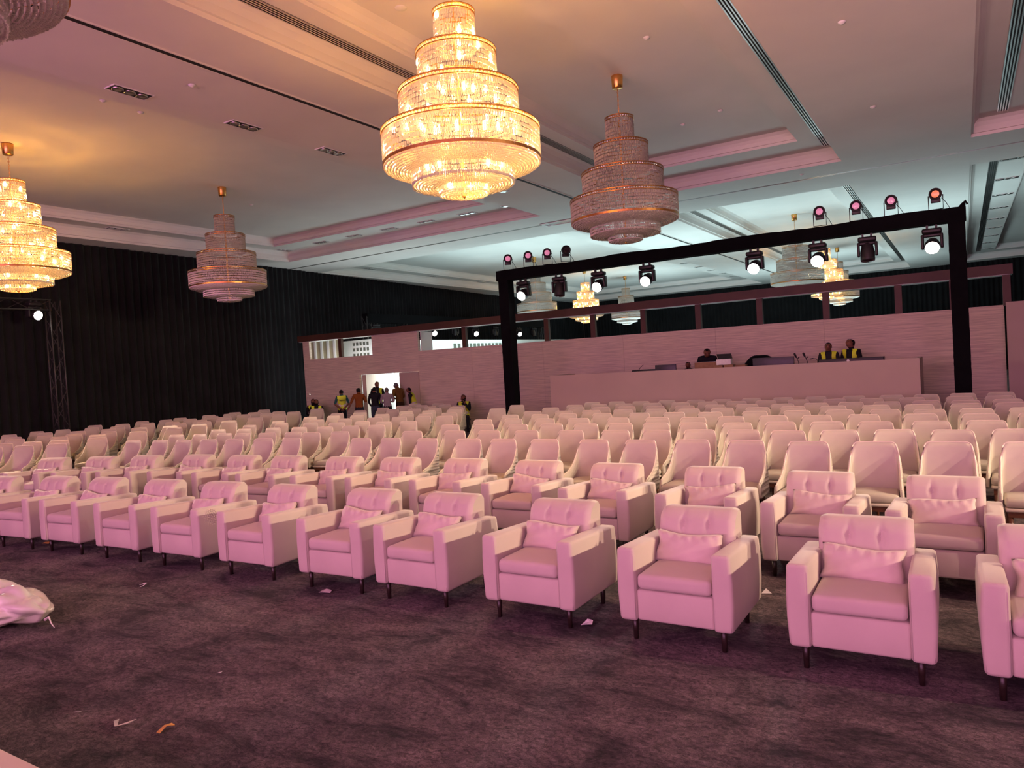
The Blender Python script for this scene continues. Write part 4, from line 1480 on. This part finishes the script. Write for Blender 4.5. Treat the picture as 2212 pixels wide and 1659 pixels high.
def person(label, loc, yaw, height, shirt, trousers, J=None, sleeves='short', vest=False, hair=(.008, .006, .006), beard=False, head_yaw=0.0, head_pitch=0.0, lean=0.0, shoes=(.015, .012, .012), vest_text=None, group=None):
    s = height / 1.75
    # joints of a standing figure facing -Y
    P = {'pelvis': (0, 0, .96), 'waist': (0, .0, 1.10), 'chest': (0, 0, 1.29), 'upper': (0, .005, 1.40), 'neck': (0, .0, 1.475), 'jaw': (0, -.012, 1.545), 'skull': (0, -.005, 1.635), 'crown': (0, .008, 1.70)}
    for n_, sx in (('l', -1), ('r', 1)):
        P.update({'sho_' + n_: (sx * .175, 0, 1.415), 'elb_' + n_: (sx * .225, .02, 1.13), 'wri_' + n_: (sx * .215, -.08, .89), 'hip_' + n_: (sx * .09, 0, .90),
                  'kne_' + n_: (sx * .10, -.015, .50), 'ank_' + n_: (sx * .105, .03, .09), 'toe_' + n_: (sx * .12, -.13, .045)})
    if J:
        P.update(J)
    P = {k: Vector(v) for k, v in P.items()}
    if lean:
        piv = P['pelvis'].copy()
        rt = Matrix.Rotation(lean, 3, 'X')
        for k in list(P):
            if k.split('_')[0] in ('waist', 'chest', 'upper', 'neck', 'jaw', 'skull', 'crown', 'sho', 'elb', 'wri'):
                P[k] = piv + rt @ (P[k] - piv)
    if head_yaw or head_pitch:
        rt = Matrix.Rotation(head_yaw, 3, 'Z') @ Matrix.Rotation(head_pitch, 3, 'X')
        for k in ('jaw', 'skull', 'crown'):
            P[k] = P['neck'] + rt @ (P[k] - P['neck'])
    hr = Matrix.Rotation(lean, 3, 'X') @ Matrix.Rotation(head_yaw, 3, 'Z') @ Matrix.Rotation(head_pitch, 3, 'X')
    fwd = hr @ Vector((0, -1, 0))
    side = hr @ Vector((1, 0, 0))
    up = hr @ Vector((0, 0, 1))
    P['nose'] = P['skull'] + fwd * .112 - up * .035
    R_ = {'pelvis': (.155, .115), 'waist': (.145, .105), 'chest': (.165, .115), 'upper': (.15, .10), 'neck': (.06, .062), 'jaw': (.074, .084), 'skull': (.094, .112), 'crown': (.078, .092), 'nose': (.016, .016)}
    for n_ in 'lr':
        R_.update({'sho_' + n_: (.068, .068), 'elb_' + n_: (.047, .047), 'wri_' + n_: (.032, .036), 'hip_' + n_: (.095, .10), 'kne_' + n_: (.065, .065), 'ank_' + n_: (.043, .043), 'toe_' + n_: (.042, .034)})
    E_ = [('pelvis', 'waist'), ('waist', 'chest'), ('chest', 'upper'), ('upper', 'neck'), ('neck', 'jaw'), ('jaw', 'skull'), ('skull', 'crown'), ('skull', 'nose')]
    for n_ in 'lr':
        E_ += [('upper', 'sho_' + n_), ('sho_' + n_, 'elb_' + n_), ('elb_' + n_, 'wri_' + n_), ('pelvis', 'hip_' + n_), ('hip_' + n_, 'kne_' + n_), ('kne_' + n_, 'ank_' + n_), ('ank_' + n_, 'toe_' + n_)]
    kind_of = {}
    for a, b in E_:
        key = b.split('_')[0]
        kind_of[(a, b)] = {'waist': 'shirt', 'chest': 'shirt', 'upper': 'shirt', 'neck': 'skin', 'jaw': 'skin', 'skull': 'skin', 'crown': 'skin', 'nose': 'skin', 'sho': 'shirt', 'elb': 'shirt',
                           'wri': 'shirt' if sleeves == 'long' else 'skin', 'hip': 'trousers', 'kne': 'trousers', 'ank': 'trousers', 'toe': 'shoes'}[key]
    # palms and five fingers
    islands = []
    for n_, sx in (('l', -1), ('r', 1)):
        d = (P['wri_' + n_] - P['elb_' + n_]).normalized()
        ref = Vector((sx, 0, 0)) if abs(d.x) < .8 else Vector((0, 0, 1))
        v_ = (ref - d * ref.dot(d)).normalized()        # out of the back of the hand
        u_ = d.cross(v_).normalized() * (1 if sx > 0 else -1)
        palm = P['wri_' + n_] + d * .075
        P['pal_' + n_] = palm
        R_['pal_' + n_] = (.040, .020)
        E_.append(('wri_' + n_, 'pal_' + n_))
        kind_of[('wri_' + n_, 'pal_' + n_)] = 'skin'
        for f in range(4):
            off = u_ * (.030 - .020 * f)
            ln = (.072, .082, .076, .060)[f]
            b0 = palm + off
            islands.append(([b0, b0 + d * ln * .6 - v_ * .008, b0 + d * ln - v_ * .024], [.0105, .0095, .008]))
        b0 = P['wri_' + n_] + d * .03 + u_ * .03
        islands.append(([b0, b0 + d * .035 + u_ * .022 - v_ * .006, b0 + d * .068 + u_ * .026 - v_ * .014], [.013, .012, .009]))
    names = list(P)
    idx = {k: i for i, k in enumerate(names)}
    verts = [P[k] * s for k in names]
    rad = [tuple(r * s for r in R_[k]) for k in names]
    edges = [(idx[a], idx[b]) for a, b in E_]
    roots = [idx['pelvis']]
    for pts_, rr in islands:
        o0 = len(verts)
        roots.append(o0)
        verts += [p * s for p in pts_]
        rad += [(r * s, r * s) for r in rr]
        edges += [(o0, o0 + 1), (o0 + 1, o0 + 2)]
    me = bpy.data.meshes.new('skeleton')
    me.from_pydata(verts, edges, [])
    ob = bpy.data.objects.new('skeleton', me)
    C.objects.link(ob)
    md = ob.modifiers.new('skin', 'SKIN')
    md.use_smooth_shade = True
    sk = me.skin_vertices[0].data
    for i, r in enumerate(rad):
        sk[i].radius = r
        sk[i].use_root = i in roots
    sb = ob.modifiers.new('sub', 'SUBSURF')
    sb.levels = 2
    sb.render_levels = 2
    dg = bpy.context.evaluated_depsgraph_get()
    dg.update()
    body = bpy.data.meshes.new_from_object(ob.evaluated_get(dg))
    bpy.data.objects.remove(ob, do_unlink=True)
    body.name = 'body'
    segs = [(P[a] * s, P[b] * s, kind_of[(a, b)], b, R_[a][0], R_[b][0]) for a, b in E_]
    body.materials.clear()
    mats_ = {'skin': pmat(SKIN_D, .55), 'shirt': pmat(shirt), 'trousers': pmat(trousers), 'shoes': pmat(shoes)}
    order = ['skin', 'shirt', 'trousers', 'shoes']
    for k in order:
        body.materials.append(M[mats_[k]])
    info = []
    for p in body.polygons:
        c = p.center
        best = None
        for a, b, kd, nm, ra, rb in segs:
            ab = b - a
            t_ = max(0, min(1, (c - a).dot(ab) / max(ab.length_squared, 1e-9)))
            dd = (c - (a + ab * t_)).length - (ra + (rb - ra) * t_) * s * .8
            if best is None or dd < best[0]:
                best = (dd, kd, nm, t_)
        kd = best[1]
        if best[2] == 'neck' and best[3] < .45:
            kd = 'shirt'
        if best[2] == 'waist' and best[3] < .25:
            kd = 'trousers'
        hd = (c - P['neck'] * s).dot(up)
        if (c - P['neck'] * s).length > .22 * s and kd == 'skin' and best[2] in ('neck',):
            kd = 'shirt'
        p.material_index = order.index(kd)
        p.use_smooth = True
        info.append((best[2], best[3]))
    # drop islands' faces into skin
    t = thing('person', label, 'person', loc, yaw, group)
    link('body', body, t)

    def shell(name, keep, off, m, parent=t, mi=None):
        vs_, fs_, mp_ = [], [], {}
        for p, inf in zip(body.polygons, info):
            if keep(p, inf):
                f_ = []
                for vi in p.vertices:
                    if vi not in mp_:
                        v = body.vertices[vi]
                        mp_[vi] = len(vs_)
                        vs_.append(v.co + v.normal * off * s)
                    f_.append(mp_[vi])
                fs_.append(tuple(f_))
        if not fs_:
            return None
        mb_ = MB()
        mb_.add(vs_, fs_)
        return mb_.build(name, m, parent, smooth=True)
    sk_c = P['skull'] * s
    shell('hair', lambda p, i: i[0] in ('skull', 'crown', 'jaw', 'nose', 'neck') and ((p.center - sk_c).dot(up) > .048 * s or ((p.center - sk_c).dot(fwd) < .008 * s and (p.center - sk_c).dot(up) > -.085 * s)), .013, pmat(hair))
    if beard:
        shell('beard', lambda p, i: i[0] in ('jaw', 'neck', 'skull') and (p.center - sk_c).dot(fwd) > .015 * s and -.15 * s < (p.center - sk_c).dot(up) < -.055 * s, .009, pmat(hair))
    from mathutils.bvhtree import BVHTree
    bv = BVHTree.FromPolygons([v.co for v in body.vertices], [tuple(p.vertices) for p in body.polygons])

    def on_face(o_, d_=None):
        d_ = fwd if d_ is None else d_
        h_ = bv.ray_cast(sk_c + o_ + d_ * .4 * s, -d_)
        return h_[0] if h_[0] is not None else sk_c + o_ + d_ * .085 * s
    fc = MB()
    for sx in (-1, 1):
        e = on_face(side * (sx * .031 * s) - up * (.010 * s))
        fc.lathe([(.0, -.009 * s), (.010 * s, 0), (.0, .009 * s)], 8, e)
        br = [on_face(side * ((sx * .031 + .017 * q) * s) + up * (.014 * s)) for q in (-1, 0, 1)]
        fc.tube(br, .005 * s, 5)
    mo = [on_face(side * (.02 * q * s) - up * (.072 * s)) for q in (-1, 0, 1)]
    fc.tube(mo, .0055 * s, 5)
    tag(fc.build('facial_features', pmat((.02, .008, .008)), t, smooth=True))
    for sx in (-1, 1):
        er = MB()
        c = on_face(-up * (.02 * s) + fwd * (.004 * s), side * sx)
        er.lathe([(.0, -.03 * s), (.014 * s, -.015 * s), (.016 * s, .012 * s), (.0, .03 * s)], 8, c)
        er.build('ear', mats_['skin'], t, smooth=True)
    if vest:
        tor = ('waist', 'chest', 'upper', 'sho_l', 'sho_r', 'neck')
        piv = P['pelvis'] * s
        torso_up = (P['upper'] - P['pelvis']).normalized()

        def vk(p, i):
            h_ = (p.center - piv).dot(torso_up)
            lat = abs((p.center - piv).x)
            if i[0] not in tor and i[0] != 'hip_l' and i[0] != 'hip_r':
                return False
            if h_ < -.04 * s or h_ > .50 * s or lat > .165 * s:
                return False
            fr_ = p.center.y - (piv + torso_up * h_).y
            if vest == 'open' and fr_ < -.02 * s and lat < .045 * s:
                return False
            if fr_ < 0 and h_ > .36 * s and lat < .06 * s:
                return False
            return True
        vo = shell('safety_vest', vk, .016, 'vest_yellow')
        tp = shell('reflective_band', lambda p, i: vk(p, i) and .10 * s < (p.center - piv).dot(torso_up) < .16 * s, .020, 'reflective_tape', vo)
        if vest_text:
            cu = bpy.data.curves.new('vest_print', 'FONT')
            cu.body = vest_text
            cu.size = .085 * s
            cu.align_x = 'CENTER'
            cu.extrude = .001
            cu.offset = .0012
            to = bpy.data.objects.new('tmp', cu)
            C.objects.link(to)
            dg = bpy.context.evaluated_depsgraph_get()
            tm = bpy.data.meshes.new_from_object(to.evaluated_get(dg))
            bpy.data.objects.remove(to, do_unlink=True)
            tm.materials.clear()
            tm.materials.append(M['ink'])
            lt = link('vest_print', tm, vo)
            lt.matrix_local = Matrix.Translation((0, .148 * s, 1.27 * s)) @ Matrix.Rotation(PI, 4, 'Z') @ Matrix.Rotation(PI / 2 - .05, 4, 'X')
    return t


STAND = {}
BEHIND = {'elb_l': (-.27, .06, 1.14), 'wri_l': (-.06, .19, .96), 'elb_r': (.27, .06, 1.14), 'wri_r': (.06, .20, .97)}
HIP = {'elb_l': (-.33, .08, 1.16), 'wri_l': (-.17, -.05, 1.0)}
FOLD = {'elb_l': (-.24, -.03, 1.14), 'wri_l': (-.05, -.24, 1.16), 'elb_r': (.24, -.03, 1.14), 'wri_r': (.05, -.25, 1.12)}
SIT = {}
for n_, sx in (('l', -1), ('r', 1)):
    SIT.update({'hip_' + n_: (sx * .09, -.03, .92), 'kne_' + n_: (sx * .12, -.45, .95), 'ank_' + n_: (sx * .12, -.45, .53), 'toe_' + n_: (sx * .13, -.60, .49), 'elb_' + n_: (sx * .24, -.08, 1.16), 'wri_' + n_: (sx * .12, -.30, 1.06)})
BLACK = (.010, .010, .013)
JEANS = (.035, .045, .075)
VY = (.02, .10, .10)
person('man in a yellow vest over teal shirt, hands clasped behind his back', (-18.3, 18.2, 0), PI + .8, 1.53, VY, (.012, .013, .016), BEHIND, vest='full', vest_text='Tapeco')
person('man in an orange-brown shirt standing left of the doorway with one arm out', (-17.3, 18.0, 0), PI + .7, 1.57, (.22, .065, .012), (.02, .02, .03),
       {'elb_r': (.30, .0, 1.16), 'wri_r': (.42, -.10, .94), 'elb_l': (-.26, -.05, 1.16), 'wri_l': (-.16, -.22, 1.26)}, head_yaw=-.4)
person('man in black shirt and jeans with his back to the camera at the doorway', (-16.95, 18.4, 0), PI + .65, 1.57, BLACK, JEANS, {'elb_r': (.24, -.05, 1.15), 'wri_r': (.20, -.22, 1.02)}, sleeves='long')
person('tall curly-haired man in an open yellow vest inside the doorway', (-17.5, 19.15, 0), .6, 1.74, BLACK, BLACK, FOLD, sleeves='long', vest='open', hair=(.006, .005, .005))
person('grey-haired man in a pale lilac shirt at the doorway', (-16.45, 18.45, 0), PI + .75, 1.53, (.30, .24, .27), BLACK, FOLD, hair=(.12, .11, .11), sleeves='long')
person('man in a mustard shirt leaning in at the right of the doorway', (-16.45, 19.1, 0), -1.75, 1.70, (.20, .11, .025), (.05, .03, .01), FOLD, hair=(.14, .14, .15), sleeves='long', lean=.2, head_pitch=.35)
person('young man in dark clothes and yellow vest bending beside the door leaf', (-15.55, 18.8, 0), -1.1, 1.52, BLACK, BLACK,
       {'elb_l': (-.22, -.10, 1.12), 'wri_l': (-.16, -.16, .86), 'elb_r': (.22, -.10, 1.12), 'wri_r': (.16, -.16, .86)}, sleeves='long', vest='full', lean=.32)
for lb, x, y, rz, h, hy, sh in [('bearded seated man in a yellow vest by the left end of the wall', -19.45, 18.1, .75, 1.72, .1, BLACK), ('seated man half hidden behind a bearded man by the curtain', -20.2, 18.65, .8, 1.72, .3, BLACK),
                            ('bearded seated man in a yellow vest left of the truss post, hand on chin', -13.45, 18.65, .55, 1.66, -.3, (.012, .02, .018))]:
    J = dict(SIT)
    if 'chin' in lb:
        J.update({'elb_r': (.20, -.20, 1.18), 'wri_r': (.06, -.20, 1.42), 'wri_l': (-.10, -.30, 1.05)})
    zs = -.49 * h / 1.75
    person(lb, (x, y, zs), rz, h, sh, (.02, .02, .03), J, vest='open', beard=True, head_yaw=hy, sleeves='long')
    st_ = thing('stool', 'low black stool under the %s' % lb.split(' in ')[0].split(' half')[0] if 'chin' not in lb else 'low black stool under the man with hand on chin', 'stool', (x, y, 0), rz, 'stools along the set wall')
    MB().add(*rounded(-.19, .19, -.19, .17, .335, .375, .012, 2)).build('seat', 'black_plastic', st_, smooth=True)
    for sx in (-1, 1):
        for sy in (-1, 1):
            MB().tube([(sx * .17, sy * .15, 0), (sx * .14, sy * .13, .34)], .014, 6).build('leg', 'truss_black', st_)
# crew behind the counter
person('man in a yellow vest looking down at the long console, left of the pair', (-2.67, 18.32, .47), .1, 1.66, (.02, .02, .024), BLACK, FOLD, vest='open', head_pitch=.25)
person('man in a yellow vest at the long console, right of the pair, head turned aside', (-2.2, 18.42, .47), -.35, 1.70, BLACK, BLACK, FOLD, vest='open', sleeves='long', head_yaw=-.5)
person('man in black bending low behind the counter beside the cartons', (-5.62, 18.62, .45), .3, 1.86, BLACK, BLACK, FOLD, sleeves='long', lean=.62, head_pitch=.1)
person('man crouching behind the counter with only his hair showing', (-6.1, 18.55, .45), 0, 1.40, BLACK, BLACK, FOLD, sleeves='long', head_pitch=.4)
scene.cycles.use_denoising = True
